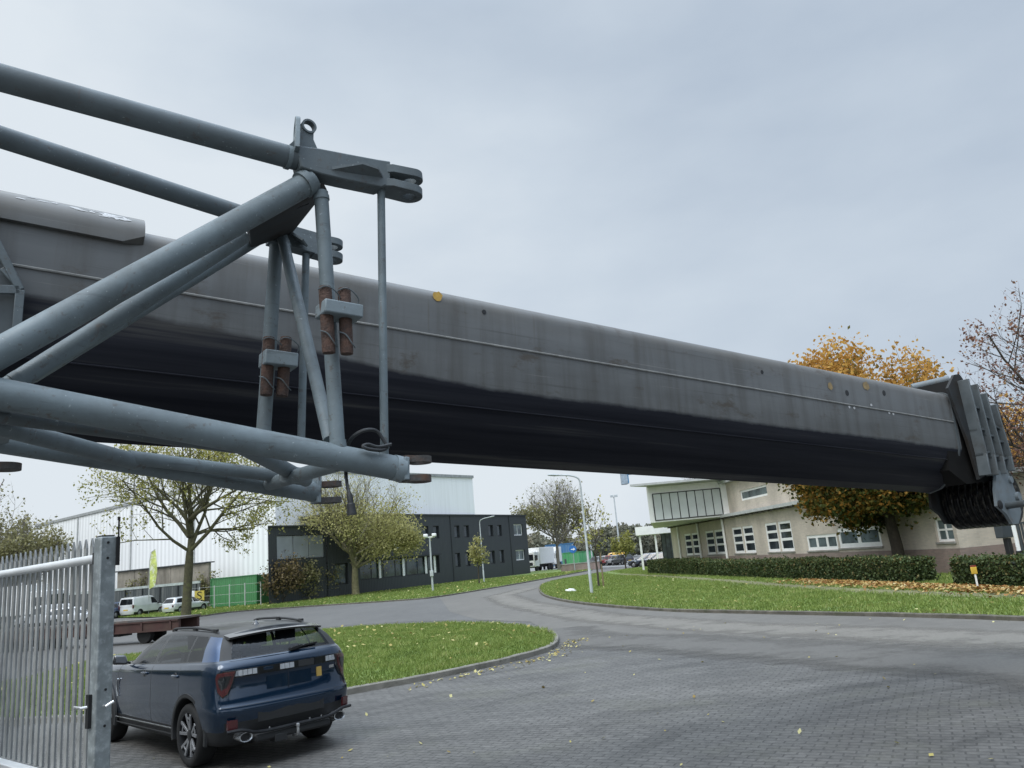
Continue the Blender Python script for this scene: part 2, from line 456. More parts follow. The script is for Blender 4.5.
def xy(l): return [tuple(p[:2]) for p in l]
ISL_TOP = [(-13.875, 20.475), (-14.186, 23.990), (-14.449, 26.673), (-12.038, 28.887), (-8.161, 31.380), (-5.061, 30.460), (-2.237, 28.377), (-0.433, 25.342), (0.382, 22.602), (0.535, 20.590)]
ISL_BOT = [(0.256, 18.622), (-0.775, 17.068), (-2.091, 15.767), (-3.496, 14.695), (-4.115, 14.020), (-6.169, 13.989), (-8.544, 14.512), (-10.404, 15.402)]
VERGE = [(-24.832, 59.390), (-22.104, 62.492), (-9.159, 55.692), (-6.435, 56.472), (-3.224, 63.829), (0.030, 73.078), (3.211, 82.990), (7.785, 97.791)]
LAWN = [(13.919, 92.549), (7.208, 80.777), (2.718, 71.043), (1.017, 62.156), (0.639, 53.144), (0.861, 43.108), (2.085, 34.622), (4.293, 27.090), (6.445, 22.916), (8.643, 19.117), (9.920, 16.482), (10.917, 13.856)]
island = xy(catmull([(p[0], p[1], 0) for p in ISL_TOP + ISL_BOT], 6, True))
verge_edge = xy(catmull([(p[0], p[1], 0) for p in VERGE], 6))
lawn_edge = xy(catmull([(p[0], p[1], 0) for p in LAWN], 6))
verge = verge_edge + [(9.0, 118), (2, 128), (-16, 100), (-42, 78)]
lawn = lawn_edge + [(18.0, 12.0), (21, 27), (16.8, 60), (15.2, 74)]

# road sheets, each 4 mm over the one below
RB = [(7.282, 9.480), (6.897, 11.745), (5.773, 13.447), (5.054, 14.821), (4.008, 16.465), (2.878, 18.163), (1.350, 19.895)]
curve_road = xy(catmull([(p[0], p[1], 0) for p in RB], 5)) + [(0.664, 21.236), (-0.110, 27.342), (-2.086, 30.480), (-3.826, 37.275), (-6.237, 54.692)]
curve_road += [(p[0] , p[1]) for p in verge_edge if p[1] > 57.5 and p[0] > -6] + list(lawn_edge)
side_road = [(-0.110, 27.342), (-2.086, 30.480), (-3.826, 37.275), (-6.237, 54.692)] + list(reversed([p for p in verge_edge if p[0] < -6.5])) + [(-75, 62), (-75, 40)] + [(-15.221, 25.730), (-13.114, 31.467), (-8.954, 34.457), (-5.531, 33.349), (-2.420, 30.862)]
sheet('side_road', side_road, .004, M_side)
sheet('road', curve_road, .008, M_road)
M_patch = road_mat('asphalt repair', (.082, .078, .070), (.11, .104, .094), 1.2)
M_iron = surf('cast iron', (.055, .05, .045), .6, metal=.4, var=.3, scale=14)
sheet('parking_lot', [(-4, 122), (9.5, 112), (18, 88), (48, 80), (60, 320), (-20, 320)], .012, M_far)

# worn, dirty transition where the asphalt meets the block paving
def worn_mat(name, col, thr):
    m, nt, b = new_mat(name)
    n1 = noise_node(nt, 1.1, 7, .75, stretch=(1, 1.3, 1)); n2 = noise_node(nt, 30, 3, .7)
    c = ramp(nt, n2.outputs['Fac'], [(.3, tuple(k * .8 for k in col)), (.7, tuple(k * 1.25 for k in col))]); nt.links.new(c.outputs['Color'], b.inputs['Base Color']); b.inputs['Roughness'].default_value = .85
    at_ = N(nt, 'ShaderNodeAttribute', attribute_name='fade'); mu = N(nt, 'ShaderNodeMath', operation='MULTIPLY_ADD'); mu.inputs[1].default_value = .55; nt.links.new(at_.outputs['Fac'], mu.inputs[0]); nt.links.new(n1.outputs['Fac'], mu.inputs[2])
    f = ramp(nt, mu.outputs[0], [(thr - .12, 0), (thr + .42, 1)])
    t = N(nt, 'ShaderNodeBsdfTransparent'); mx = N(nt, 'ShaderNodeMixShader'); nt.links.new(f.outputs['Color'], mx.inputs[0]); nt.links.new(t.outputs[0], mx.inputs[1]); nt.links.new(b.outputs[0], mx.inputs[2]); nt.links.new(mx.outputs[0], nt.nodes['Material Output'].inputs['Surface'])
    return m
def worn_strip(name, path, wd, z, mat):
    P = [Vector((p[0], p[1], 0)) for p in path]; vs = []; fs = []; fade = []
    for i, p in enumerate(P):
        t = (P[min(i + 1, len(P) - 1)] - P[max(i - 1, 0)]).normalized(); nn = Vector((-t.y, t.x, 0))
        for s, k in ((-1, 0), (-.5, .75), (0, 1), (.5, .75), (1, 0)):
            q = p + nn * (s * wd); vs.append((q.x, q.y, z)); fade.append(k)
    for i in range(len(P) - 1):
        for k in range(4): fs.append((i * 5 + k, (i + 1) * 5 + k, (i + 1) * 5 + k + 1, i * 5 + k + 1))
    me = bpy.data.meshes.new(name); me.from_pydata(vs, [], fs); me.materials.append(mat)
    a = me.attributes.new('fade', 'FLOAT', 'POINT'); a.data.foreach_set('value', fade)
    o = bpy.data.objects.new(name, me); link(o); o['kind'] = 'structure'
    return o
worn_strip('road_edge', xy(catmull([(p[0], p[1], 0) for p in RB], 6)) + [(0.664, 21.236), (0.327, 23.898)], 1.5, .016, worn_mat('worn road edge', (.104, .099, .090), .60))
worn_strip('road_lane', [(9.157, 11.737), (8.367, 14.080), (7.104, 16.341), (4.917, 19.928), (2.199, 26.424), (-0.562, 38.721), (-1.913, 49.469), (-0.015, 58.309)], 1.3, .012, worn_mat('polished lane', (.158, .147, .128), .70))
sheet('island_turf', island, .085, M_soil)
sheet('verge_turf', verge, .085, M_soil)
sheet('lawn_turf', lawn, .085, M_soil)
strip('island_kerb', island + island[:1], .15, .11, M_kerb)
strip('verge_kerb', verge_edge, .16, .10, M_kerbd)
strip('lawn_kerb', lawn_edge, .16, .10, M_kerbd)
M_path = surf('trodden path', (.15, .15, .07), .95, var=.3, scale=3)
path_c = catmull([(*(7.869, 70.532), 0), (*(9.203, 56.226), 0), (*(10.134, 42.645), 0), (*(10.641, 31.723), 0), (*(11.439, 25.015), 0), (*(12.401, 20.409), 0)], 6)
strip('path', path_c, 1.2, .093, M_path, z0=.06)

def inside(poly, X, Y):
    P = np.array(poly); r = np.zeros(len(X), bool); j = len(P) - 1
    for i in range(len(P)):
        xi, yi = P[i]; xj, yj = P[j]
        c = ((yi > Y) != (yj > Y)) & (X < (xj - xi) * (Y - yi) / (yj - yi + 1e-12) + xi)
        r ^= c; j = i
    return r

rng = np.random.default_rng(11)
def scatter(poly, n, ymax=None, ymin=None):
    P = np.array(poly); lo = P.min(0); hi = P.max(0)
    if ymax: hi[1] = min(hi[1], ymax)
    X = rng.uniform(lo[0], hi[0], n); Y = rng.uniform(lo[1], hi[1], n)
    k = inside(poly, X, Y)
    return X[k], Y[k]

def blades(name, X, Y, h, wd, mat, z=.08, label=None):
    n = len(X); a = rng.uniform(0, 6.283, n); hh = h * rng.uniform(.5, 1.3, n); ww = wd * rng.uniform(.6, 1.3, n)
    clump = np.array([noise.noise((x * 1.1, y * 1.1, 0)) for x, y in zip(X, Y)])
    hh *= 1 + .5 * clump
    dx, dy = np.cos(a) * ww / 2, np.sin(a) * ww / 2; lx, ly = rng.normal(0, .5, n) * hh, rng.normal(0, .5, n) * hh
    V = np.empty((n, 3, 3)); V[:, 0] = np.stack([X - dx, Y - dy, np.full(n, z)], 1); V[:, 1] = np.stack([X + dx, Y + dy, np.full(n, z)], 1)
    V[:, 2] = np.stack([X + lx, Y + ly, z + hh], 1)
    t = np.clip(.5 + .35 * clump + rng.normal(0, .16, n), 0, 1)
    o = fast_mesh(name, V.reshape(-1, 3), 3, np.arange(3 * n), mat, attr=t)
    o['kind'] = 'stuff'
    if label: tag(o, label, 'grass')
    return o

M_grass = leaf_mat('grass', [(0, (.085, .128, .028)), (.45, (.172, .235, .055)), (.75, (.25, .305, .085)), (1, (.35, .35, .15))], .3, .7)
X, Y = scatter(island, 150000); blades('grass', X, Y, .085, .03, M_grass, label='short green grass of the kerbed island behind the blue car')
X, Y = scatter(lawn, 420000, ymax=88)
px_ = np.interp(Y, [p[1] for p in path_c][::-1], [p[0] for p in path_c][::-1]); off_path = np.abs(X - px_) > rng.uniform(.15, .75, len(X)); X, Y = X[off_path], Y[off_path]
k = rng.uniform(0, 1, len(X)) < np.clip(24 / Y, 0.12, 1); blades('grass', X[k], Y[k], .085, .045, M_grass, label='mown grass of the wide lawn before the brick office')
X, Y = scatter(verge, 90000, ymax=100); blades('grass', X, Y, .12, .09, M_grass, label='grass verge sloping in front of the charcoal office')

def litter(name, X, Y, size, mat, z=.15, label=None, zj=.03):
    n = len(X); s = size * rng.uniform(.5, 1.3, n); a = rng.uniform(0, 6.283, n)
    t1, t2 = rng.normal(0, .35, n), rng.normal(0, .35, n); Z = z + rng.uniform(-zj, zj, n)
    V = np.empty((n, 4, 3))
    for k, (u, v_) in enumerate(((-.5, 0), (0, -.36), (.5, 0), (0, .36))):
        px = s * (u * np.cos(a) - v_ * np.sin(a)); py = s * (u * np.sin(a) + v_ * np.cos(a))
        V[:, k] = np.stack([X + px, Y + py, Z + px * t1 + py * t2], 1)
    o = fast_mesh(name, V.reshape(-1, 3), 4, np.arange(4 * n), mat, attr=rng.uniform(0, 1, n)); o['kind'] = 'stuff'
    if label: tag(o, label, 'fallen leaves')
    return o
M_fall = leaf_mat('fallen leaves', [(0, (.20, .085, .025)), (.4, (.33, .17, .05)), (.75, (.42, .30, .10)), (1, (.5, .42, .22))], .15)
M_fally = leaf_mat('yellow fallen leaves', [(0, (.24, .17, .05)), (.5, (.42, .36, .12)), (1, (.52, .48, .24))], .15)
X, Y = scatter(island, 9000); k = rng.uniform(0, 1, len(X)) < np.clip((Y - 15) / 15, .05, .75) * .2; litter('fallen_leaves', X[k], Y[k], .11, M_fally, label='yellow leaves scattered over the grass island')
X, Y = scatter(verge, 1100, ymax=95); litter('fallen_leaves', X, Y, .17, M_fally, label='pale leaves scattered on the verge by the charcoal office', z=.19)
X, Y = scatter(lawn, 7000, ymax=60); k = rng.uniform(0, 1, len(X)) < .09; litter('fallen_leaves', X[k], Y[k], .10, M_fally, label='pale leaves thinly strewn across the wide lawn')
hx = lambda y: 9.95 + (65.57 - y) * .0958
Y = rng.uniform(20, 36, 7000); X = hx(Y) - .55 - np.abs(rng.normal(0, .6, 7000)); k = rng.uniform(0, 1, 7000) < np.clip((38 - Y) / 9, 0, 1)
litter('fallen_leaves', X[k], Y[k], .13, M_fall, label='drift of orange leaves along the foot of the clipped hedge', z=.15)
n = 230; t = rng.uniform(0, 1, n) ** 1.6; cx_, cy_ = np.interp(t, [0, .4, 1], [.85, .1, -2.6]), np.interp(t, [0, .4, 1], [20.6, 17.7, 15.0])
litter('fallen_leaves', cx_ + np.abs(rng.normal(0, .3, n)), cy_ - np.abs(rng.normal(0, .35, n)), .075, M_fally, label='yellow leaves gathered against the tip of the island kerb', z=.02, zj=.008)
n = 150; litter('fallen_leaves', rng.uniform(-6, 12, n), rng.uniform(6, 22, n), .06, M_fally, label='single leaves lying loose on the grey block paving', z=.018, zj=.004)

# ================================================================== TREES
def tree(name, loc, height, crown_c, crown_r, trunk_r, fork, limbs, seed, bark, leafm, leaves, lsize, label, cat='tree', group=None,
         sub=(7, 5), bare=.0, spread=.35, lean=(0, 0), up=.25, lowcut=None, clump=.28, tone=(.5, .22), twig_r=.012, tilt=.25, elv0=.15):
    """trunk with limbs, branches and twigs that fill the crown ellipsoid; leaves sit in clusters on the twigs"""
    rd = random.Random(seed); rg = np.random.default_rng(seed)
    root = empty(name, loc, label=label, cat=cat, group=group)
    cc = Vector(crown_c); cr = Vector(crown_r)
    mb = MB(); tw = []
    def reach(p, d):
        q = Vector(((p.x - cc.x) / cr.x, (p.y - cc.y) / cr.y, (p.z - cc.z) / cr.z)); e = Vector((d.x / cr.x, d.y / cr.y, d.z / cr.z))
        a = e.dot(e); b = q.dot(e); c = q.dot(q) - 1; D = b * b - a * c
        if D <= 0: return 0.0
        return max(0.0, (-b + math.sqrt(D)) / a)
    def limb(p, d, L, r, depth):
        n = 5 if depth == 0 else (4 if depth == 1 else 3)
        path = [p.copy()]; dirs = []; q = p.copy(); dd = d.copy()
        for i in range(n):
            dd = (dd + Vector((rd.gauss(0, .13), rd.gauss(0, .13), rd.gauss(0, .10) + up * .25))).normalized()
            q = q + dd * (L / n); path.append(q.copy()); dirs.append(dd.copy())
        seg = (7, 5, 3)[min(depth, 2)]
        mb.tube(path, [r * (1 - .72 * i / n) for i in range(n + 1)], seg, caps=False)
        if depth == 2:
            tw.append((path[1], path[-1])); return
        k = sub[depth]
        for j in range(k):
            t = .22 + .78 * (j + rd.random() * .7) / k
            i = min(n - 1, int(t * n)); fr = t * n - i
            b = path[i].lerp(path[i + 1], min(1, fr))
            side = Vector((rd.gauss(0, 1), rd.gauss(0, 1), rd.gauss(0, .7))); side = (side - dirs[i] * side.dot(dirs[i])).normalized()
            nd = (dirs[i] * .75 + side * (.75 + .3 * rd.random()) + Vector((0, 0, up))).normalized()
            Lr = reach(b, nd)
            if depth == 0: l2 = min(Lr * rd.uniform(.6, .98), L * .75)
            else: l2 = min(Lr * .95 + .1, L * rd.uniform(.35, .6))
            if l2 > .15: limb(b, nd, l2, max(twig_r * .8, r * (1 - .72 * t) * .55), depth + 1)
    # trunk
    top = Vector((lean[0], lean[1], fork))
    tp = [Vector((0, 0, -.15)), Vector((0, 0, .15)), Vector((lean[0] * .3 + rd.gauss(0, .03), lean[1] * .3, fork * .45)), Vector((lean[0] * .7, lean[1] * .7 + rd.gauss(0, .03), fork * .8)), top]
    mb.tube(tp, [trunk_r * 1.4, trunk_r * 1.12, trunk_r * .98, trunk_r * .92, trunk_r * .8], 12, caps=False)
    lead = Vector((rd.gauss(0, .06), rd.gauss(0, .06), 1)).normalized()
    limb(top - Vector((0, 0, .1)), lead, max(.5, reach(top, lead) * .93), trunk_r * .7, 0)
    for i in range(limbs):
        a = 2 * math.pi * (i + rd.random() * .6) / limbs; h = fork * (1 - .0) + (crown_c[2] + crown_r[2] - fork) * .35 * (i % 3) / 3
        st = top + lead * (h - fork) if h > fork else top
        elv = rd.uniform(elv0, .95) + (.25 if i % 3 == 0 else 0)
        d = Vector((math.cos(a) * math.cos(elv), math.sin(a) * math.cos(elv), math.sin(elv))).normalized()
        L = reach(st, d) * rd.uniform(.8, .98)
        if L > .4: limb(st, d, L, trunk_r * rd.uniform(.38, .55), 0)
    o = mb.build('trunk', bark, root, angle=80)
    if leaves:
        T0 = np.array([a[:] for a, b in tw]); T1 = np.array([b[:] for a, b in tw]); nt_ = len(tw)
        wgt = np.ones(nt_)
        if bare:                                  # the upper part of the crown has already dropped its leaves
            hz = (T1[:, 2] - (cc.z - cr.z)) / (2 * cr.z); wgt = np.clip(1 - (hz - (1 - bare)) / .4, .015, 1)
        wgt *= rg.uniform(.25, 1.0, nt_)
        k = rg.choice(nt_, leaves, p=wgt / wgt.sum()); f = rg.uniform(.0, 1.15, leaves)[:, None]
        P = T0[k] * (1 - f) + T1[k] * f + rg.normal(0, clump, (leaves, 3))
        if lowcut is not None: P = P[P[:, 2] > lowcut]
        n = len(P)
        A = rg.normal(0, 1, (n, 3)); A /= np.linalg.norm(A, axis=1)[:, None]
        B_ = np.cross(A, rg.normal(0, 1, (n, 3))); B_ /= np.linalg.norm(B_, axis=1)[:, None] + 1e-9
        s = lsize * rg.uniform(.55, 1.3, n)[:, None]
        V = np.empty((n, 4, 3)); V[:, 0] = P - A * s * .55; V[:, 1] = P + B_ * s * .36; V[:, 2] = P + A * s * .55; V[:, 3] = P - B_ * s * .36
        cl = rg.normal(0, 1, nt_)[k][:n] if len(k) == n else rg.normal(0, 1, n)
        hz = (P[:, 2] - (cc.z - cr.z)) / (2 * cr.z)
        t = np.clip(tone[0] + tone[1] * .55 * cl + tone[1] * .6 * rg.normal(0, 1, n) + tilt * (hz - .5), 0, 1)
        fast_mesh('crown', V.reshape(-1, 3), 4, np.arange(4 * n), leafm, root, attr=t)
    return root

B_green = surf('mossy bark', (.075, .07, .035), .9, var=.4, scale=5, grime=(.10, .11, .035), gscale=2.5, bump=.5, bscale=14)
B_brown = surf('brown bark', (.055, .045, .034), .9, var=.4, scale=6, bump=.5, bscale=14)
B_grey = surf('grey twig bark', (.15, .135, .115), .9, var=.3, scale=4)
B_olive = surf('olive bark', (.17, .155, .085), .9, var=.35, scale=4, bump=.4, bscale=14)
L_olive = leaf_mat('olive leaves', [(0, (.12, .13, .035)), (.45, (.27, .27, .07)), (.75, (.39, .36, .11)), (1, (.48, .42, .17))], .4)
L_yg = leaf_mat('yellow green leaves', [(0, (.20, .20, .075)), (.45, (.38, .36, .14)), (.8, (.48, .44, .20)), (1, (.55, .50, .26))], .4)
L_orange = leaf_mat('autumn leaves', [(0, (.040, .060, .016)), (.3, (.095, .110, .028)), (.5, (.24, .16, .035)), (.72, (.44, .215, .045)), (1, (.60, .36, .09))], .5)
L_red = leaf_mat('russet leaves', [(0, (.10, .06, .048)), (.5, (.19, .095, .07)), (.85, (.26, .14, .085)), (1, (.36, .23, .09))], .25)
L_dull = leaf_mat('dull leaves', [(0, (.11, .115, .05)), (.5, (.21, .20, .09)), (1, (.32, .29, .15))], .3)
L_dark = leaf_mat('dark hedge leaves', [(0, (.022, .034, .013)), (.5, (.056, .085, .030)), (.85, (.10, .125, .045)), (1, (.19, .15, .06))], .15)
L_wood = leaf_mat('woodland leaves', [(0, (.10, .11, .08)), (.5, (.16, .165, .12)), (1, (.23, .21, .15))], .2)

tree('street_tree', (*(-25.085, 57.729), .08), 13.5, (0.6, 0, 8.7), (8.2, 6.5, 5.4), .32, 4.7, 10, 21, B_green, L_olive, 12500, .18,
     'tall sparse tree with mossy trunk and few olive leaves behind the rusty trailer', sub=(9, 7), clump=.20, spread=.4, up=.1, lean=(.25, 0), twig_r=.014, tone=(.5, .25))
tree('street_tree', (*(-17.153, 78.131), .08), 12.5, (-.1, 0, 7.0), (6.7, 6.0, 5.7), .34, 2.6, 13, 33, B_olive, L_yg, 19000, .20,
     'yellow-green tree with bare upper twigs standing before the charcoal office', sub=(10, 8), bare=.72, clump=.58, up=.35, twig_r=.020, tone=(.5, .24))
tree('street_tree', (*(4.633, 120.000, 0.468)[:2], 0), 14, (0, 0, 8.4), (6.6, 5.5, 5.6), .25, 3.6, 14, 5, B_grey, L_dull, 4200, .34,
     'bare round tree with some olive leaves low down, beyond the bend of the road', sub=(10, 7), bare=.72, clump=.5, up=.45, twig_r=.026, tone=(.5, .2))
tree('young_tree', (*(4.156, 48.321), .08), 5.2, (.05, 0, 3.7), (1.15, 1.1, 1.7), .06, 1.9, 6, 8, B_brown, L_olive, 260, .16,
     'thin young tree with few brown leaves tied to a stake on the lawn', sub=(5, 4), clump=.12, twig_r=.008, tone=(.65, .2))
tree('young_tree', (*(10.776, 88.000, 0.046)[:2], 0), 4.2, (0, 0, 2.7), (1.35, 1.2, 1.6), .08, 1.2, 6, 9, B_brown, L_olive, 1500, .22,
     'small bushy green tree at the car park entrance by the white canopy', sub=(6, 5), clump=.2, twig_r=.015, tone=(.35, .2))
tree('young_tree', (*(-5.062, 80.000, 0.634)[:2], .08), 4.4, (.15, 0, 3.3), (.95, .9, 1.5), .07, 1.6, 6, 10, B_brown, L_yg, 900, .22,
     'small yellowish tree beside the lamp post at the charcoal wall', sub=(5, 4), clump=.2, twig_r=.015, tone=(.45, .2))
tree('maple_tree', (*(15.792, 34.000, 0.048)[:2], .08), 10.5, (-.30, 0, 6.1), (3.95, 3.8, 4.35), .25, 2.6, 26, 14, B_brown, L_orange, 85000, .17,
     'dense round maple turning orange and green behind the clipped hedge', sub=(9, 8), clump=.27, up=.16, lean=(-.05, 0), tone=(.60, .28), tilt=.7, elv0=-.35)  # tilt puts a sunlit top and greener low leaves into the tone
tree('russet_tree', (22.0, 29.5, 0), 12.5, (0, 0, 6.6), (4.7, 4.6, 4.7), .26, 2.4, 12, 44, B_brown, L_red, 6500, .125,
     'wide half-bare tree with small russet leaves at the right edge', sub=(11, 8), clump=.12, up=.15, twig_r=.008, tone=(.5, .25))
tree('russet_tree', (24.5, 37.5, 0), 7.5, (0, 0, 4.2), (4.2, 3.5, 3.2), .2, 1.6, 9, 47, B_brown, L_orange, 5200, .2,
     'lower yellow-leaved tree behind the boom head at the right edge', sub=(8, 6), clump=.25, tone=(.85, .12))
for i, (x, y, hgt, sd_) in enumerate(((-65.5, 95, 19, 61), (-59.5, 92, 12.5, 62), (-74, 100, 21, 63))):
    tree('willow_tree', (x, y, 0), hgt, (0, 0, hgt * .55), (5.2, 4.5, hgt * .46), .3, 2.2, 10, sd_, B_grey, L_dull, 8000, .34,
         ['tall half-bare olive tree behind the gate at the left edge', 'lower leafy olive tree beside the corner of the white warehouse', 'bare-topped tree farthest out at the left edge'][i],
         sub=(9, 6), bare=.45, clump=.4, up=.45, twig_r=.03, tone=(.5, .2))
tree('birch_tree', (27, 100, 0), 17.5, (0, 0, 10), (8, 6, 7), .3, 4, 10, 71, B_grey, None, 0, .3,
     'leafless tree with pale twigs rising behind the office roof', sub=(9, 7), up=.4, twig_r=.03)
tree('birch_tree', (8.6, 190, 0), 13, (0, 0, 8), (4, 4, 5), .25, 3, 8, 72, B_grey, L_dull, 600, .6,
     'thin leafless tree before the distant wood', sub=(7, 5), up=.4, twig_r=.045)
# shrubs in front of the charcoal office
for i, (px_, y, hh, rr) in enumerate((((-22.769, 73.000, 0.095), 73, 4.6, 1.7), ((-21.685, 76.000, 0.024), 76, 3.6, 1.6), ((-20.744, 79.000, -0.116), 79, 3.2, 1.5))):
    tree('shrub', (px_[0], y, .05), hh, (0, 0, hh * .5), (rr, rr, hh * .55), .07, .35, 10, 80 + i, B_brown, (leaf_mat('brown shrub leaves', [(0, (.07, .055, .025)), (.6, (.15, .11, .05)), (1, (.2, .16, .08))], .2) if i == 0 else L_dull), 2600, .22,
         ['tall brown shrub at the left end of the charcoal office', 'olive shrub between the brown shrub and the tree', 'low olive shrub nearest the trunk of the yellow-green tree'][i], cat='shrub', sub=(6, 5), clump=.3, twig_r=.015)

# distant wood behind the car park: one mass
P = []; T = []
for i in range(150):
    x = rng.uniform(-45, 95); y = rng.uniform(205, 260); h = rng.uniform(5.5, 9.5) + (2 if x < -5 else 0); r = rng.uniform(2.5, 4.5)
    if 8 < x < 16: h *= .75
    n = 620; u = rng.normal(0, 1, (n, 3)); u /= np.linalg.norm(u, axis=1)[:, None]; u *= (rng.uniform(.4, 1, n) ** .4)[:, None]
    P.append(np.stack([x + u[:, 0] * r, y + u[:, 1] * r, h * .55 + u[:, 2] * h * .5], 1)); T.append(np.clip(rng.normal(.5, .2) + rng.normal(0, .15, n) + .2 * u[:, 2], 0, 1))
P = np.concatenate(P); T = np.concatenate(T); n = len(P)
A = rng.normal(0, 1, (n, 3)); A /= np.linalg.norm(A, axis=1)[:, None]; B_ = np.cross(A, rng.normal(0, 1, (n, 3))); B_ /= np.linalg.norm(B_, axis=1)[:, None]
s = rng.uniform(.35, .9, n)[:, None]
V = np.empty((n, 4, 3)); V[:, 0] = P - A * s * .6; V[:, 1] = P + B_ * s * .5; V[:, 2] = P + A * s * .6; V[:, 3] = P - B_ * s * .5
o = fast_mesh('woodland', V.reshape(-1, 3), 4, np.arange(4 * n), L_wood, attr=T); tag(o, 'hazy autumn wood closing the view beyond the car park', 'woodland', kind='stuff')

# tree belt added out of frame to give car paint and glass dark reflections
P = []; T = []
for (x0, y0, x1, y1, m) in ((-34, -12, -62, 40, 34), (-30, -34, 36, -38, 34), (40, -30, 52, 22, 30)):
    for i in range(m):
        t = (i + rng.uniform(-.4, .4)) / m; x = x0 + (x1 - x0) * t + rng.normal(0, 1); y = y0 + (y1 - y0) * t + rng.normal(0, 1); h = rng.uniform(5.5, 9.5); r = rng.uniform(2.2, 3.6)
        n = 420; u = rng.normal(0, 1, (n, 3)); u /= np.linalg.norm(u, axis=1)[:, None]; u *= (rng.uniform(.3, 1, n) ** .4)[:, None]
        P.append(np.stack([x + u[:, 0] * r, y + u[:, 1] * r, h * .5 + u[:, 2] * h * .5], 1)); T.append(np.clip(rng.normal(.4, .2) + rng.normal(0, .15, n), 0, 1))
P = np.concatenate(P); T = np.concatenate(T); n = len(P)
A = rng.normal(0, 1, (n, 3)); A /= np.linalg.norm(A, axis=1)[:, None]; B_ = np.cross(A, rng.normal(0, 1, (n, 3))); B_ /= np.linalg.norm(B_, axis=1)[:, None]
s = rng.uniform(.35, .8, n)[:, None]
V = np.empty((n, 4, 3)); V[:, 0] = P - A * s * .6; V[:, 1] = P + B_ * s * .5; V[:, 2] = P + A * s * .6; V[:, 3] = P - B_ * s * .5
o = fast_mesh('woodland', V.reshape(-1, 3), 4, np.arange(4 * n), L_dull, attr=T); tag(o, 'added belt of unseen trees for the car to reflect', 'woodland', kind='stuff')

# clipped hedges
def hedge(y0, y1, h, label, wd=1.1, seed=1):
    rg = np.random.default_rng(seed)
    L = abs(y1 - y0); root = empty('hedge', (hx((y0 + y1) / 2) + .25, (y0 + y1) / 2, .06), label=label, cat='hedge', group='clipped hedges along the lawn')
    root.rotation_euler = (0, 0, math.atan(.0958))
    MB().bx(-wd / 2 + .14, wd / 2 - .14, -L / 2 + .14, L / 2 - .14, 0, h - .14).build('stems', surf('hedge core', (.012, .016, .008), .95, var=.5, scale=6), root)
    n = int(L * 1700); f = rg.uniform(0, 1, n); X = rg.uniform(-wd / 2, wd / 2, n); Yv = rg.uniform(-L / 2, L / 2, n); Zv = rg.uniform(0.02, h, n)
    side = rg.integers(0, 5, n)
    X = np.where(side == 0, -wd / 2, np.where(side == 1, wd / 2, X)); X = np.where(rg.uniform(0, 1, n) < .35, -wd / 2, X)
    Zv = np.where(side == 2, h, Zv); Yv = np.where(side == 3, np.where(f < .5, -L / 2, L / 2), Yv)
    Zv = np.where((side == 2), h + .04 * np.sin(Yv * 1.3) + .03 * np.sin(Yv * 3.1), Zv)
    Pp = np.stack([X, Yv, Zv], 1) + rg.normal(0, .05, (n, 3))
    A = rg.normal(0, 1, (n, 3)); A /= np.linalg.norm(A, axis=1)[:, None]; B2 = np.cross(A, rg.normal(0, 1, (n, 3))); B2 /= np.linalg.norm(B2, axis=1)[:, None]
    s = .08 * rg.uniform(.6, 1.3, n)[:, None]
    V = np.empty((n, 4, 3)); V[:, 0] = Pp - A * s * .6; V[:, 1] = Pp + B2 * s * .42; V[:, 2] = Pp + A * s * .6; V[:, 3] = Pp - B2 * s * .42
    fast_mesh('leaves', V.reshape(-1, 3), 4, np.arange(4 * n), L_dark, root, attr=np.clip(rg.normal(.5, .25, n) + .2 * (Zv / h - .5), 0, 1))
hedge(64.5, 52.0, 1.0, 'short clipped hedge nearest the white canopy', seed=1)
hedge(51.2, 28.2, .86, 'long dark clipped hedge below the office windows and the maple', seed=2)
hedge(25.5, 16.0, .84, 'dark clipped hedge behind the yellow marker post at the right edge', seed=3)

# ================================================================== BUILDINGS
def frame_at(origin, dx):
    """matrix with local x along dx (facade), y into the building, z up"""
    d = Vector((dx[0], dx[1], 0)).normalized(); nrm = Vector((-d.y, d.x, 0))
    return Matrix(((d.x, nrm.x, 0, origin[0]), (d.y, nrm.y, 0, origin[1]), (0, 0, 1, 0), (0, 0, 0, 1)))

M_white = surf('white painted frame', (.82, .82, .80), .5, var=.06, grime=(.45, .44, .40), gpos=(.6, .9), gscale=1.5)
M_pane = glass_mat('dark window glass', (.022, .028, .032), .04)
M_pane_l = glass_mat('pale window glass', (.10, .125, .13), .06)
M_dkframe = surf('dark window frame', (.018, .019, .021), .5)
M_conc = surf('grey concrete', (.30, .29, .27), .85, var=.2, scale=1.5, grime=(.16, .15, .13), gscale=.8, gstretch=(1, 1, .2), bump=.2)

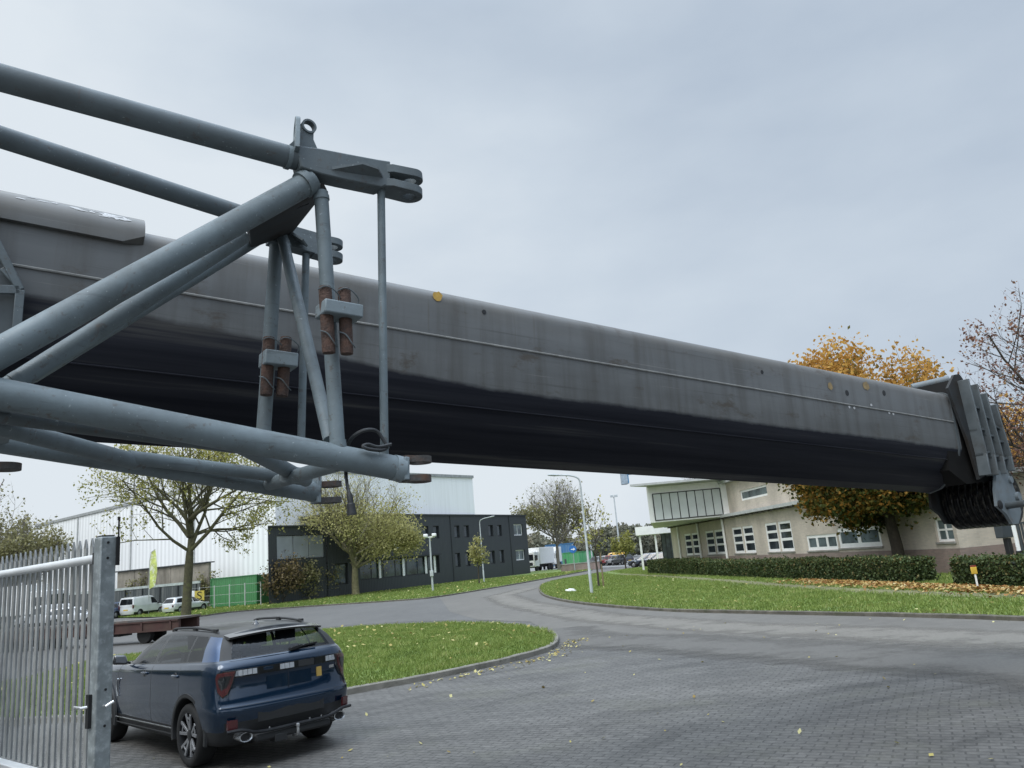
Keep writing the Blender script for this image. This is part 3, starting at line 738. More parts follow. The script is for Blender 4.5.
def wall_with_holes(name, x0, x1, z0, z1, holes, mat, parent, depth=.22, y=0.0):
    """facade sheet in the local xz plane with real reveals behind each opening"""
    xs = sorted({x0, x1, *[h[0] for h in holes], *[h[1] for h in holes]}); zs = sorted({z0, z1, *[h[2] for h in holes], *[h[3] for h in holes]})
    mb = MB()
    for i in range(len(xs) - 1):
        for k in range(len(zs) - 1):
            cx_, cz_ = (xs[i] + xs[i + 1]) / 2, (zs[k] + zs[k + 1]) / 2
            if any(h[0] < cx_ < h[1] and h[2] < cz_ < h[3] for h in holes): continue
            mb.add([(xs[i], y, zs[k]), (xs[i + 1], y, zs[k]), (xs[i + 1], y, zs[k + 1]), (xs[i], y, zs[k + 1])], [(0, 1, 2, 3)])
    for a, b, c, e in holes:
        q = [(a, c), (b, c), (b, e), (a, e)]
        for i in range(4):
            (xa, za), (xb, zb) = q[i], q[(i + 1) % 4]
            mb.add([(xa, y, za), (xa, y + depth, za), (xb, y + depth, zb), (xb, y, zb)], [(0, 1, 2, 3)])
    return mb.build(name, mat, parent, smooth=False)

def window(parent, x0, x1, z0, z1, nx, nz, fm, pm, y=.08, fw=.09, bar=.07, sill=True, smat=None, zsplit=None):
    mb = MB(); d = .07
    mb.bx(x0, x1, y, y + d, z0, z0 + fw); mb.bx(x0, x1, y, y + d, z1 - fw, z1)
    mb.bx(x0, x0 + fw, y, y + d, z0 + fw, z1 - fw); mb.bx(x1 - fw, x1, y, y + d, z0 + fw, z1 - fw)
    for i in range(1, nx):
        x = x0 + (x1 - x0) * i / nx; mb.bx(x - bar / 2, x + bar / 2, y + .003, y + d - .003, z0 + fw, z1 - fw)
    zz = zsplit or [z0 + (z1 - z0) * k / nz for k in range(1, nz)]
    for z in zz: mb.bx(x0 + fw, x1 - fw, y + .006, y + d - .006, z - bar / 2, z + bar / 2)
    f = mb.build('window', fm, parent, smooth=False)
    MB().bx(x0 + .02, x1 - .02, y + .03, y + .04, z0 + .02, z1 - .02).build('pane', pm, f, smooth=False)
    if sill: MB().bx(x0 - .06, x1 + .06, -.07, y - .004, z0 - .09, z0 - .005).build('sill', smat or M_conc, f, smooth=False, bevel=.01)
    return f

# ---- brick office on the right (facade runs away from us along the lawn)
M_brick = brick_wall_mat('beige brick', (.60, .52, .43), (.51, .445, .375), (.54, .50, .44))
M_plinth = brick_wall_mat('mauve brick plinth', (.30, .215, .19), (.24, .18, .16), (.26, .23, .2))
M_panel = surf('translucent facade panel', (.56, .59, .58), .35, var=.1, scale=.8, gstretch=(1, 1, .3))
M_eave = surf('grey roof edge', (.42, .43, .42), .6, var=.15)
bo = empty('brick_office', mw=frame_at((13.3, 65), (.097, -.995)), label='beige brick office with white windows, mauve plinth and white overhanging upper storey', cat='building')
wins = [(-.85, 2.95), (4.62, 8.6), (10.42, 14.2), (16.18, 19.9)]
holes = []
for a, b in wins:
    mdl = (a + b) / 2; holes += [(a, mdl - .10, 1.22, 2.95), (mdl + .10, b, 1.22, 2.95)]
strips = [(21.6, 25.0, 1.2, 2.0), (25.15, 29.1, 1.26, 2.22), (33.2, 34.3, 1.32, 2.25)]
holes += [(x0, x1, a, b) for x0, x1, a, b in strips]
wall_with_holes('wall', -4.7, 34.5, 1.05, 3.72, holes, M_brick, bo)
mb = MB(); mb.bx(-4.72, 34.55, -.05, .4, 0, 1.045); mb.bx(34.2, 34.55, .401, 14, 0, 1.045); mb.bx(-4.72, -4.4, .401, 9, 0, 1.045); mb.build('plinth', M_plinth, bo, smooth=False)
mb = MB(); mb.add([(34.5, 0, 1.05), (34.5, 14, 1.05), (34.5, 14, 3.72), (34.5, 0, 3.72)], [(0, 1, 2, 3)]); mb.add([(-4.7, 0, 1.05), (-4.7, 9, 1.05), (-4.7, 9, 3.72), (-4.7, 0, 3.72)], [(3, 2, 1, 0)])
mb.bx(-4.6, 34.4, 13.9, 14, 0, 3.7); mb.build('side_wall', M_brick, bo, smooth=False)
for a, b in wins:
    mdl = (a + b) / 2
    for x0, x1 in ((a, mdl - .10), (mdl + .10, b)):
        window(bo, x0, x1, 1.22, 2.95, 1, 3, M_white, M_pane, fw=.15, bar=.15, y=.03, zsplit=[1.90, 2.40])
window(bo, 21.6, 25.0, 1.2, 2.0, 3, 1, M_white, M_pane_l, fw=.16, bar=.2, y=.03)
window(bo, 25.15, 29.1, 1.26, 2.22, 2, 1, M_white, M_pane_l, fw=.2, bar=.3, y=.03)
window(bo, 33.2, 34.3, 1.32, 2.25, 2, 2, M_white, M_pane_l, fw=.09, bar=.08)
mb = MB(); mb.bx(-5.0, 35.0, -.45, 14.3, 3.725, 3.92); mb.cur = 1
for i in range(44): mb.bx(-4.3 + i * .9, -4.3 + i * .9 + .4, -.36, -.02, 3.62, 3.722)
mb.build('cornice', [M_eave, surf('dark soffit block', (.10, .09, .08), .8)], bo, smooth=False)
for x in (-2.15, 3.32, 9.05):
    MB().tube([(x, -.12, 0), (x, -.12, 3.7)], .085, 10).build('drainpipe', M_white, bo)
# upper storey
wall_with_holes('upper_wall', 9.86, 24, 3.92, 6.05, [(12.5, 17.0, 4.62, 5.3)], M_brick, bo, y=.15)
window(bo, 12.5, 17.0, 4.62, 5.3, 1, 1, M_white, M_pane_l, y=.22, fw=.13, sill=False)
mb = MB(); mb.bx(9.9, 24, .45, 12, 3.93, 6.04); mb.build('upper_core', M_brick, bo, smooth=False)
# overhanging white front faces straight towards us
fo = Matrix(((1, 0, 0, 0), (0, 1, 0, 0), (0, 0, 1, 0), (0, 0, 0, 1)))
bi = bo.matrix_world.inverted()
def wpt(p): return bi @ Vector(p)
FL, FR, FY = 8.85, 14.22, 55.2
mb = MB(); mb.hexa([wpt(p) for p in ((FL, FY, 3.8), (FR - .05, FY, 3.8), (FR - 1.75, 72, 3.8), (FL * 72 / 55.2 + .25, 72, 3.8), (FL, FY, 6.3), (FR - .05, FY, 6.3), (FR - 1.75, 72, 6.3), (FL * 72 / 55.2 + .25, 72, 6.3))])
mb.build('white_storey', M_white, bo, smooth=False)
fr = MB(); n_p = 8; x0, x1, z0, z1 = FL + .38, FR - .2, 3.93, 5.78
for i in range(n_p + 1):
    x = x0 + (x1 - x0) * i / n_p; ww = .045 if i not in (0, 4, n_p) else .07
    fr.hexa([wpt(p) for p in ((x - ww / 2, FY - .05, z0), (x + ww / 2, FY - .05, z0), (x + ww / 2, FY - .003, z0), (x - ww / 2, FY - .003, z0), (x - ww / 2, FY - .05, z1), (x + ww / 2, FY - .05, z1), (x + ww / 2, FY - .003, z1), (x - ww / 2, FY - .003, z1))])
for z in (z0, z1):
    fr.hexa([wpt(p) for p in ((x0, FY - .056, z - .03), (x1, FY - .056, z - .03), (x1, FY - .003, z - .03), (x0, FY - .003, z - .03), (x0, FY - .056, z + .03), (x1, FY - .056, z + .03), (x1, FY - .003, z + .03), (x0, FY - .003, z + .03))])
wf = fr.build('panel_window', M_dkframe, bo, smooth=False)
for i in range(n_p):
    a = x0 + (x1 - x0) * i / n_p + .03; b = x0 + (x1 - x0) * (i + 1) / n_p - .03
    pn = MB(); pn.hexa([wpt(p) for p in ((a, FY - .03, z0 + .03), (b, FY - .03, z0 + .03), (b, FY - .003, z0 + .03), (a, FY - .003, z0 + .03), (a, FY - .03, z1 - .03), (b, FY - .03, z1 - .03), (b, FY - .003, z1 - .03), (a, FY - .003, z1 - .03))])
    pn.build('pane', M_panel, wf, smooth=False)
rf = MB(); RO = [(7.5, 53.6), (15.0, 53.6), (16.0, 62), (11.3, 70), (8.86, 55.1)]
vs = [wpt((x, y, 6.32)) for x, y in RO] + [wpt((x, y, 6.47)) for x, y in RO]
rf.add(vs, [(4, 3, 2, 1, 0), (5, 6, 7, 8, 9)] + [(i, (i + 1) % 5, 5 + (i + 1) % 5, 5 + i) for i in range(5)]); rf.build('roof', M_eave, bo, smooth=False)
rf = MB(); rf.bx(9.6, 24.5, -.3, 12.5, 6.06, 6.25); rf.build('roof', M_eave, bo, smooth=False)
cpst = MB(); cpst.hexa([wpt(p) for p in ((14.05, 54.98, 3.925), (14.5, 54.98, 3.925), (14.5, 55.45, 3.925), (14.05, 55.45, 3.925), (14.05, 54.98, 6.05), (14.5, 54.98, 6.05), (14.5, 55.45, 6.05), (14.05, 55.45, 6.05))]); cpst.build('corner_post', M_white, bo, smooth=False)
# entrance canopy with posts and glazed lobby
cp = MB(); cp.hexa([wpt(p) for p in ((10.34, 74, 3.33), (13.9, 74, 3.33), (14.2, 77, 3.33), (10.8, 77, 3.33), (10.34, 74, 4.10), (13.9, 74, 4.10), (14.2, 77, 4.10), (10.8, 77, 4.10))])
cn = cp.build('canopy', M_white, bo, smooth=False)
for x, y in ((10.75, 74.4), (12.2, 74.4)):
    q = wpt((x, y, 0)); MB().box((q.x, q.y, 1.66), (.16, .16, 3.32)).build('post', M_white, cn)
gl = MB()
for i in range(5):
    x = 13.0 + i * .4; gl.hexa([wpt(p) for p in ((x, 76.0, 0), (x + .06, 76.0, 0), (x + .06, 76.08, 0), (x, 76.08, 0), (x, 76.0, 3.32), (x + .06, 76.0, 3.32), (x + .06, 76.08, 3.32), (x, 76.08, 3.32))])
gl.build('lobby_frame', M_dkframe, bo, smooth=False)
gl = MB(); gl.hexa([wpt(p) for p in ((13.0, 76.02, .1), (14.6, 76.02, .1), (14.6, 76.04, .1), (13.0, 76.04, .1), (13.0, 76.02, 3.31), (14.6, 76.02, 3.31), (14.6, 76.04, 3.31), (13.0, 76.04, 3.31))]); gl.build('pane', M_pane_l, bo, smooth=False)

# low annex beyond the corner of the office
an = empty('brick_annex', mw=frame_at((19.2, 27.5), (.30, -.954)), label='low mauve brick wall with pale roller doors beyond the corner of the office', cat='building')
MB().bx(0, 9, 0, .3, 0, 2.05).build('wall', M_plinth, an, smooth=False)
MB().bx(2.6, 4.2, -.05, -.004, .0, 1.95).build('roller_door', clad_mat('roller door', (.62, .64, .63), .12, .4, 0), an, smooth=False)
MB().bx(-.05, 9.05, -.05, .35, 2.055, 2.13).build('coping', M_conc, an, smooth=False)
ga = empty('steel_gate', mw=frame_at((17.7, 28.6), (.62, -.78)), label='dark slatted steel gate between the office corner and the mauve wall', cat='gate')
M_slate = surf('slate painted steel', (.040, .048, .055), .5, var=.2)
mb = MB()
for x in (0, 1.3): mb.bx(x, x + .09, -.04, .05, 0, 1.9)
for z in (.12, 1.78): mb.bx(.09, 1.3, -.03, .04, z, z + .07)
mb.build('frame', M_slate, ga, smooth=False)
mb = MB()
for i in range(11): mb.bx(.13 + i * .106, .13 + i * .106 + .07, -.01, .02, .19, 1.78)
mb.build('slats', M_slate, ga, smooth=False)

# ---- charcoal office on the left
M_char = clad_mat('charcoal cladding', (.038, .043, .049), .25, .25, 0, grime=(.06, .065, .07), gfac=.4)
M_char2 = surf('charcoal trim', (.028, .032, .036), .6, var=.15)
M_metal_panel = surf('silver facade panel', (.30, .32, .35), .35, metal=.3, var=.12, scale=.6)
ch = empty('charcoal_office', mw=frame_at((-23.3, 72), (.503, .864)), label='long two-storey charcoal clad office with paired upright windows', cat='building')
holes = []; wl = []
for x in (22.5, 24.6, 28.9, 31.0, 36.7, 38.9): wl.append((x, x + 1.15, 5.4, 6.9, 1))
for x in (28.7, 30.9, 36.7, 39.0): wl.append((x, x + 1.1, 1.85, 3.55, 1))
wl += [(43.2, 45.7, 5.4, 6.95, 2), (43.2, 45.7, 2.0, 3.4, 2)]
holes = [(a, b, c, e) for a, b, c, e, _ in wl] + [(7.9, 9.8, 1.2, 3.3), (11.6, 25.4, 1.4, 3.4)]
wall_with_holes('wall', 6.9, 46.8, .0, 8.1, holes, M_char, ch, depth=.35)
mb = MB(); mb.add([(46.8, 0, 0), (46.8, 10, 0), (46.8, 10, 8.1), (46.8, 0, 8.1)], [(0, 1, 2, 3)]); mb.bx(7, 46.7, 9.9, 10, 0, 8); mb.build('side_wall', M_char, ch, smooth=False)
mb = MB(); mb.bx(6.8, 46.95, -.12, 10.1, 8.105, 8.28); mb.build('roof', M_char2, ch, smooth=False)
mb = MB(); 
for x in (28.1, 42.0): mb.bx(x, x + .12, -.07, -.002, .0, 8.1)
mb.build('seam_trim', M_char2, ch, smooth=False)
M_blind = surf('white blind', (.6, .62, .62), .6, var=.1)
for i, (a, b, c, e, nx) in enumerate(wl):
    f = window(ch, a, b, c, e, nx, 1, M_dkframe if nx == 1 else M_white, M_pane if nx == 1 else M_pane_l, y=.2, fw=.12, sill=False)
window(ch, 7.9, 9.8, 1.2, 3.3, 1, 1, M_dkframe, M_pane_l, y=.2, fw=.14, sill=False)
f = window(ch, 11.6, 25.4, 1.4, 3.4, 7, 1, M_dkframe, glass_mat('ribbon glazing', (.045, .06, .055), .05), y=.22, fw=.12, bar=.12, sill=False)  # grey-green tint stands in for reflections in the panes
mb = MB()
for x in (14.6, 18.6, 22.7, 24.4): mb.bx(x, x + .34, .05, .13, 1.45, 3.38)
mb.build('white_post', M_white, ch, smooth=False)
mb = MB(); mb.bx(11.5, 25.5, -.35, .2, 3.46, 3.62); mb.build('lintel', M_char2, ch, smooth=False)
# left wing with silver panels
wall_with_holes('wing_wall', -.5, 6.9, 0, 7.0, [(.55, 6.6, 4.0, 6.2)], M_char, ch, depth=.12, y=.06)
mb = MB(); mb.add([(-.5, .06, 0), (7.6, 8, 0), (7.6, 8, 7), (-.5, .06, 7)], [(3, 2, 1, 0)]); mb.build('wing_side_wall', M_char, ch, smooth=False)
for i in range(3):
    MB().bx(.6 + i * 2.0, .6 + i * 2.0 + 1.93, .12, .16, 4.05, 6.15).build('silver_panel', M_metal_panel, ch, smooth=False)
mb = MB(); mb.hexa([(-.6, -.06, 7.004), (6.79, -.06, 7.004), (6.79, 7.2, 7.004), (6.7, 7.2, 7.004), (-.6, -.06, 7.14), (6.79, -.06, 7.14), (6.79, 7.2, 7.14), (6.7, 7.2, 7.14)]); mb.build('wing_roof', M_char2, ch, smooth=False)
# small logo sign on the cladding: white bars with a green sliver
lg = MB()
for i, (a, b) in enumerate(((17.1, 18.1), (17.3, 18.3), (17.1, 17.9))): lg.bx(a, b, -.08, -.02, 4.3 + i * .26, 4.42 + i * .26)
sg = lg.build('logo_sign', M_white, ch, smooth=False)
MB().bx(18.45, 18.62, -.08, -.02, 4.25, 5.0).build('logo_mark', surf('green sign', (.05, .25, .10), .5), sg, smooth=False)
# rooftop plant
mb = MB(); mb.bx(30, 31, 3, 4, 8.285, 8.9); mb.build('roof_unit', M_conc, ch, smooth=False)
mb = MB(); mb.tube([(22.6, 2, 8.285), (22.6, 2, 9.0), (23.2, 2, 9.25)], .09, 8); mb.tube([(28.6, 2, 8.285), (28.6, 2, 8.8), (30.0, 2, 9.3)], .09, 8); mb.build('roof_pipe', M_char2, ch)

# ---- big white warehouses
M_clad = clad_mat('white cladding', (.88, .89, .90), .9, .3, 0, grime=(.62, .62, .60), gfac=.35)
M_clad2 = clad_mat('pale grey cladding', (.72, .74, .74), .8, .3, 0, grime=(.44, .44, .42), gfac=.7)
def hall(name, A_, B_, h, depth, cladm, label, eave=.35):
    L = math.dist(A_, B_)
    o = empty(name, mw=frame_at(A_, (B_[0] - A_[0], B_[1] - A_[1])), label=label, cat='warehouse')
    mb = MB(); mb.bx(0, L, 0, depth, 0, h); mb.build('wall', cladm, o, smooth=False)
    mb = MB(); mb.bx(-.15, L + .15, -.15, depth + .1, h + .004, h + eave); mb.build('roof', surf('roof edge', (.30, .31, .31), .6), o, smooth=False)
    return o
wa = hall('warehouse', (-72.4, 114.9), (-24.8, 77.6), 13, 30, M_clad, 'large white clad warehouse behind the parked vans')
mb = MB()
for x in (14.5, 30, 45): mb.bx(x, x + .16, -.16, -.004, .3, 12.9)
mb.build('drainpipe', M_eave, wa, smooth=False)
wb = hall('warehouse', (-28.4, 87.8), (-10.05, 138.1), 15, 3, M_clad2, 'weathered pale warehouse rising behind the charcoal office roof', eave=.25)
# loading bay wall in front of the white warehouse
lb = empty('loading_bay', mw=frame_at((-44, 84), (.914, -.406)), label='raw concrete loading bay under the white warehouse wall', cat='wall')
M_bay = surf('stained concrete panel', (.26, .235, .195), .9, var=.25, scale=.9, grime=(.10, .09, .07), gpos=(.45, .7), gscale=.5, gstretch=(1, 1, .3))
mb = MB()
for i in range(5): mb.bx(-.5 + i * 2.65, -.5 + i * 2.65 + 2.6, .5, .8, .3, 4.5)
mb.build('panel', M_bay, lb, smooth=False)
mb = MB(); mb.bx(-.7, 13, .3, 1.0, 4.505, 4.62); mb.build('coping', M_char2, lb, smooth=False)
for i, x in enumerate((2.0, 3.6, 12.4)):
    tree('climbing_shrub', tuple(lb.matrix_world @ Vector((x, .1, .0))), 4.2 if i < 2 else 3.6, (0, 0, 2.6), (1.6, .5, 1.5), .05, .9, 8, 90 + i, B_brown, L_dull, 500, .22,
         ['brown climber over the left concrete panel of the loading bay', 'brown climber beside the yellow flag on the loading bay', 'brown climber at the right end of the loading bay'][i], cat='shrub', sub=(6, 5), clump=.25, twig_r=.02)

# chain fences, container, flag and sign in the yard
fe = empty('yard_fence', mw=frame_at((-44, 83), (.914, -.406)), label='dark boarded yard fence with pale top rail behind the white vans', cat='fence')
M_fence = clad_mat('dark fence board', (.055, .065, .068), .35, .5, 0)
MB().bx(-8, 12.6, 0, .06, .2, 2.55).build('boards', M_fence, fe, smooth=False)
MB().bx(-8, 12.6, -.06, .1, 2.556, 2.8).build('top_rail', surf('pale fence rail', (.36, .40, .38), .6), fe, smooth=False)
mb = MB()
for i in range(9): mb.bx(-7.9 + i * 2.5, -7.8 + i * 2.5, -.1, -.004, 0, 2.55)
mb.build('posts', M_char2, fe, smooth=False)
M_green = clad_mat('green container', (.065, .22, .085), .28, .7, 0, grime=(.05, .10, .04), gfac=.6)
gc = empty('container', mw=frame_at((-31.4, 77.9), (.914, -.406)), label='bright green shipping container left of the charcoal office', cat='container')
MB().bx(0, 5.9, 0, 2.4, .15, 2.85).build('body', M_green, gc, smooth=False)
mb = MB()
for x in (0, 5.84): mb.bx(x - .03, x + .09, -.05, .12, .1, 2.9)
mb.bx(-.03, 5.93, -.05, -.003, 2.8, 2.9); mb.bx(-.03, 5.93, -.05, -.003, .1, .22); mb.build('frame', surf('dark green steel', (.03, .15, .05), .5), gc, smooth=False)
wf2 = empty('mesh_fence', mw=frame_at((-33.4, 76.6), (.914, -.406)), label='thin wire fence on pale posts before the green container', cat='fence')
mb = MB()
for i in range(6): mb.tube([(i * 1.9, 0, 0), (i * 1.9, 0, 2.2)], .05, 6)
mb.build('posts', M_eave, wf2)
mb = MB()
for k in range(3): mb.tube([(0, 0, .5 + k * .8), (9.5, 0, .5 + k * .8)], .016, 4)
mb.build('wires', M_eave, wf2)
M_flag = surf('yellow green flag', (.52, .58, .16), .7, var=.35, scale=2.5, grime=(.7, .72, .55), gpos=(.5, .6), gscale=2)
fl = empty('beach_flag', (*(-36.630, 76.000, 0.845)[:2], 0), label='tall narrow yellow-green feather flag by the parked vans', cat='flag')
MB().tube([(0, 0, 0), (0, 0, 5.0), (.15, 0, 5.9), (.55, 0, 6.15)], .035, 6).build('pole', M_eave, fl)
MB().add([(0.03, 0, 2.4), (.55, .08, 2.7), (.75, .05, 4.0), (.72, -.05, 5.2), (.55, 0, 6.1), (.2, 0, 5.9), (.05, 0, 5.0), (.04, .03, 3.6)], [(0, 1, 2, 7), (7, 2, 3, 6), (6, 3, 4, 5)]).build('banner', M_flag, fl, smooth=False)
sb_ = empty('roadside_sign', (*(-31.578, 74.500, 0.498)[:2], 0), rz=.35, label='white sign with a yellow square bearing a black S behind the vans', cat='sign')
MB().bx(-.95, 0.0, -.03, .03, .85, 1.9).build('board', M_white, sb_, smooth=False)
MB().bx(.004, .85, -.03, .03, .95, 1.85).build('yellow_board', surf('yellow board', (.55, .43, .08), .5, var=.2), sb_, smooth=False)
MB().bx(-.5, -.4, .032, .08, 0, 1.8).bx(.3, .4, .032, .08, 0, 1.8).build('posts', M_eave, sb_, smooth=False)
def letter(txt, size, mat, parent, loc, rot=(R(90), 0, 0), name='lettering'):
    cu = bpy.data.curves.new(name, 'FONT'); cu.body = txt; cu.size = size; cu.extrude = .004; cu.align_x = 'CENTER'; cu.align_y = 'CENTER'; cu.materials.append(mat)
    t = bpy.data.objects.new(name, cu); COL.objects.link(t); bpy.context.view_layer.update()
    me = bpy.data.meshes.new_from_object(t.evaluated_get(bpy.context.evaluated_depsgraph_get())); bpy.data.objects.remove(t)
    o = bpy.data.objects.new(name, me); link(o, parent); o.location = loc; o.rotation_euler = rot
    return o
M_black = surf('black paint', (.012, .012, .013), .5)
letter('S', 1.05, M_black, sb_, (.43, -.036, 1.36))

# distant blue gantry crane over the depot (only its beam end shows below the boom)
M_blue = surf('blue crane paint', (.045, .19, .36), .5, var=.15)
M_blueg = surf('grey blue cabin', (.28, .34, .40), .5)
gy = empty('gantry_crane', (17.3, 130, 0), label='blue gantry beam with a grey cabin above the office roof, far away', cat='crane')
MB().bx(.6, 22, -.5, .5, 14.35, 15.2).build('beam', M_blue, gy, smooth=False, bevel=.04)
MB().bx(-.45, .58, -.8, .8, 12.8, 15.0).build('cabin', M_blueg, gy, smooth=False, bevel=.06)
MB().bx(.584, .75, -.7, .7, 12.9, 14.34).build('cabin_door', M_blue, gy, smooth=False)
MB().bx(20.5, 21.5, -.5, .5, 0, 14.34).build('leg', M_blue, gy, smooth=False)
MB().bx(12.0, 12.8, -.5, .5, 0, 14.34).build('leg', M_blue, gy, smooth=False)

# ================================================================== STREET FURNITURE
M_galv = surf('galvanised steel', (.40, .43, .44), .5, metal=.25, var=.2, scale=6, grime=(.24, .26, .27), gpos=(.5, .75), gscale=9)
M_lampgrey = surf('grey lamp paint', (.42, .45, .46), .5, var=.12)
def lamp(loc, h, arm, ang, label):
    o = empty('street_lamp', loc, rz=ang, label=label, cat='street lamp')
    MB().tube([(0, 0, 0), (0, 0, 1.2), (0, 0, 1.25), (0, 0, h - .45)], [.085, .08, .065, .05], 10).build('pole', M_lampgrey, o)
    c = [(0, 0, h - .5), (0.03, 0, h - .15), (.2, 0, h + .02), (arm * .5, 0, h + .14), (arm, 0, h + .2)]
    MB().tube(catmull(c, 5), .045, 8).build('arm', M_lampgrey, o)
    MB().lathe([(.02, -.05), (.10, 0), (.13, .25), (.10, .5), (.02, .58)], axis='X', seg=10).build('lamp_head', M_lampgrey, o).matrix_local = Matrix.Translation((arm - .02, 0, h + .2)) @ Matrix.Rotation(-.12, 4, 'Y') @ Matrix.Diagonal((1, 1, .5, 1))
    return o
lamp((*(3.135, 41.063), .08), 6.0, 1.15, math.pi, 'tall grey street lamp on the lawn with its arm to the left, at the bend')
lamp((*(-4.802, 84.000, 0.310)[:2], .08), 6.5, 1.3, R(-25), 'grey street lamp with a curved arm beside the charcoal office')
cp_ = empty('camera_pole', (*(-8.461, 69.152), .08), label='slim grey pole with white cameras on top before the charcoal office', cat='pole')
MB().tube([(0, 0, 0), (0, 0, 4.55)], [.09, .07], 10).build('pole', M_lampgrey, cp_)
MB().box((0, 0, 4.62), (.9, .12, .1)).build('bracket', M_white, cp_, bevel=.02)
for sx in (-.33, .42): MB().box((sx, -.1, 4.78), (.36, .55, .26)).build('camera_housing', M_white, cp_, bevel=.05)
MB().box((0, -.1, 1.5), (.3, .16, .5)).build('junction_box', M_lampgrey, cp_, bevel=.02)
ms = empty('floodlight_mast', (20.0, 170, 0), label='tall slender floodlight mast over the car park', cat='mast')
MB().tube([(0, 0, 0), (0, 0, 13.6)], [.22, .12], 8).build('pole', M_lampgrey, ms)
for dx in (-.45, .45): MB().box((dx, -.1, 13.8), (.7, .4, .5)).build('floodlight', M_lampgrey, ms, bevel=.05)
p2 = empty('lamp_mast', (11.0, 135, 0), label='thin grey mast behind the blue traffic sign', cat='mast')
MB().tube([(0, 0, 0), (0, 0, 9.5)], [.13, .08], 8).build('pole', M_lampgrey, p2); MB().box((-.2, 0, 9.55), (.8, .25, .12)).build('lamp_head', M_lampgrey, p2)
ts = empty('traffic_sign', (*(5.706, 98.000, 0.721)[:2], 0), label='round blue traffic sign on a pole at the car park', cat='sign')
MB().tube([(0, 0, 0), (0, 0, 3.4)], .05, 8).build('pole', M_galv, ts)
MB().lathe([(.46, -.02), (.46, .02)], c=(0, -.07, 2.75), axis='Y', seg=24).build('disc', surf('blue sign face', (.02, .14, .42), .4), ts)
MB().plate([(-.25, -.05), (.07, -.05), (.07, -.18), (.28, 0), (.07, .18), (.07, .05), (-.25, .05)], .01, (0, -.1, 2.75), (1, 0, 0), (0, 0, 1)).build('arrow', M_white, ts, smooth=False)
mk = empty('marker_post', (*(13.040, 23.508), .08), label='short white post with a yellow plate standing before the hedge at right', cat='marker post')
MB().box((0, 0, .22), (.05, .03, .44)).build('post', M_white, mk, bevel=.006)
MB().box((-.015, -.01, .55), (.17, .04, .20)).build('plate', surf('yellow plate', (.65, .43, .06), .5), mk, bevel=.008)
MB().box((-.015, -.01, .675), (.15, .04, .04)).build('cap', surf('red cap', (.25, .04, .03), .5), mk)
sp = empty('tree_stake', ((4.156, 48.321)[0] + .28, (4.156, 48.321)[1] - .1, .05), label='wooden stake with a black strap beside the young lawn tree', cat='stake')
MB().tube([(0, 0, 0), (.02, 0, 2.0)], [.05, .045], 8).build('stake', surf('stake wood', (.20, .15, .09), .85, var=.3, scale=6), sp)
MB().lathe([(.06, 1.35), (.065, 1.35), (.065, 1.5), (.06, 1.5)], axis='Z', seg=10, cap=False).build('strap', M_black, sp)
cd = MB().box((0, 0, .06), (.55, .34, .09)).box((.05, .03, .13), (.36, .22, .06), rz=.4).build('crumpled_bag', M_white, None, bevel=.03); cd.location = (*(2.246, 44.606), .1); cd.rotation_euler = (0.1, .1, .5)
tag(cd, 'white crumpled bag lying on the lawn left of the street lamp', 'litter')
bw = empty('planter_wall', (*(6.905, 104.000, 0.563)[:2], 0), rz=.15, label='low brown brick planter at the car park entrance', cat='planter')
MB().bx(-2.6, 2.6, -.5, .5, 0, .9).build('wall', M_plinth, bw, smooth=False); MB().bx(-2.7, 2.7, -.55, .55, .904, 1.0).build('coping', M_conc, bw, smooth=False)
for i, px_ in enumerate(((5.229, 110.000, 0.654), (9.152, 100.000, 0.404))):
    b_ = empty('bollard', (px_[0], px_[1], 0), label=['dark bollard left of the brown planter', 'dark bollard right of the brown planter'][i], cat='bollard')
    MB().lathe([(.14, 0), (.14, 1.5), (.10, 1.62), (.02, 1.66)], seg=12).build('post', M_slate, b_)
# slate cabinet, white pole and black post at the right edge
cb = empty('meter_cabinet', (*(14.788, 24.500, 0.595)[:2], 0), rz=.3, label='slate cabinet on a dark post behind the hedge at the right edge', cat='cabinet')
MB().box((0, 0, .72), (.16, .16, 1.44)).build('post', M_black, cb, bevel=.01)
MB().box((-.05, 0, 1.78), (.42, .3, .66)).build('box', M_slate, cb, bevel=.02)
wp_ = empty('white_pole', (*(14.762, 24.000, 0.778)[:2], 0), label='white flat pole beside the slate cabinet', cat='pole')
MB().box((0, 0, 1.1), (.10, .05, 2.2)).build('pole', M_white, wp_, bevel=.006); MB().box((0, 0, .6), (.14, .1, .9)).build('sleeve', M_black, wp_, bevel=.006)

# ================================================================== PALISADE GATE
ga = empty('palisade_gate', mw=Matrix((([-0.77156, 0.63615, 0.0][0], -[-0.77156, 0.63615, 0.0][1], 0, [-3.88549, 7.2, 0.0][0]), ([-0.77156, 0.63615, 0.0][1], [-0.77156, 0.63615, 0.0][0], 0, [-3.88549, 7.2, 0.0][1]), (0, 0, 1, 0), (0, 0, 0, 1))),
           label='galvanised palisade gate leaf with pointed pales and square end post', cat='gate')
M_galv2 = surf('weathered galvanised post', (.235, .262, .268), .55, metal=.2, var=.3, scale=7, grime=(.38, .41, .42), gpos=(.52, .7), gscale=14)
M_pale = surf('galvanised pale', (.32, .325, .315), .5, metal=.2, var=.2, scale=4)
post = MB().plate([(-.075, -.07), (.075, -.07), (.075, .07), (-.075, .07)], 2.58, (0, 0, 1.345), (1, 0, 0), (0, 1, 0)).build('post', M_galv2, ga, bevel=.012)
MB().box((0.0, 0, 2.642), (.13, .11, .012)).build('cap', M_black, post)
mb = MB()
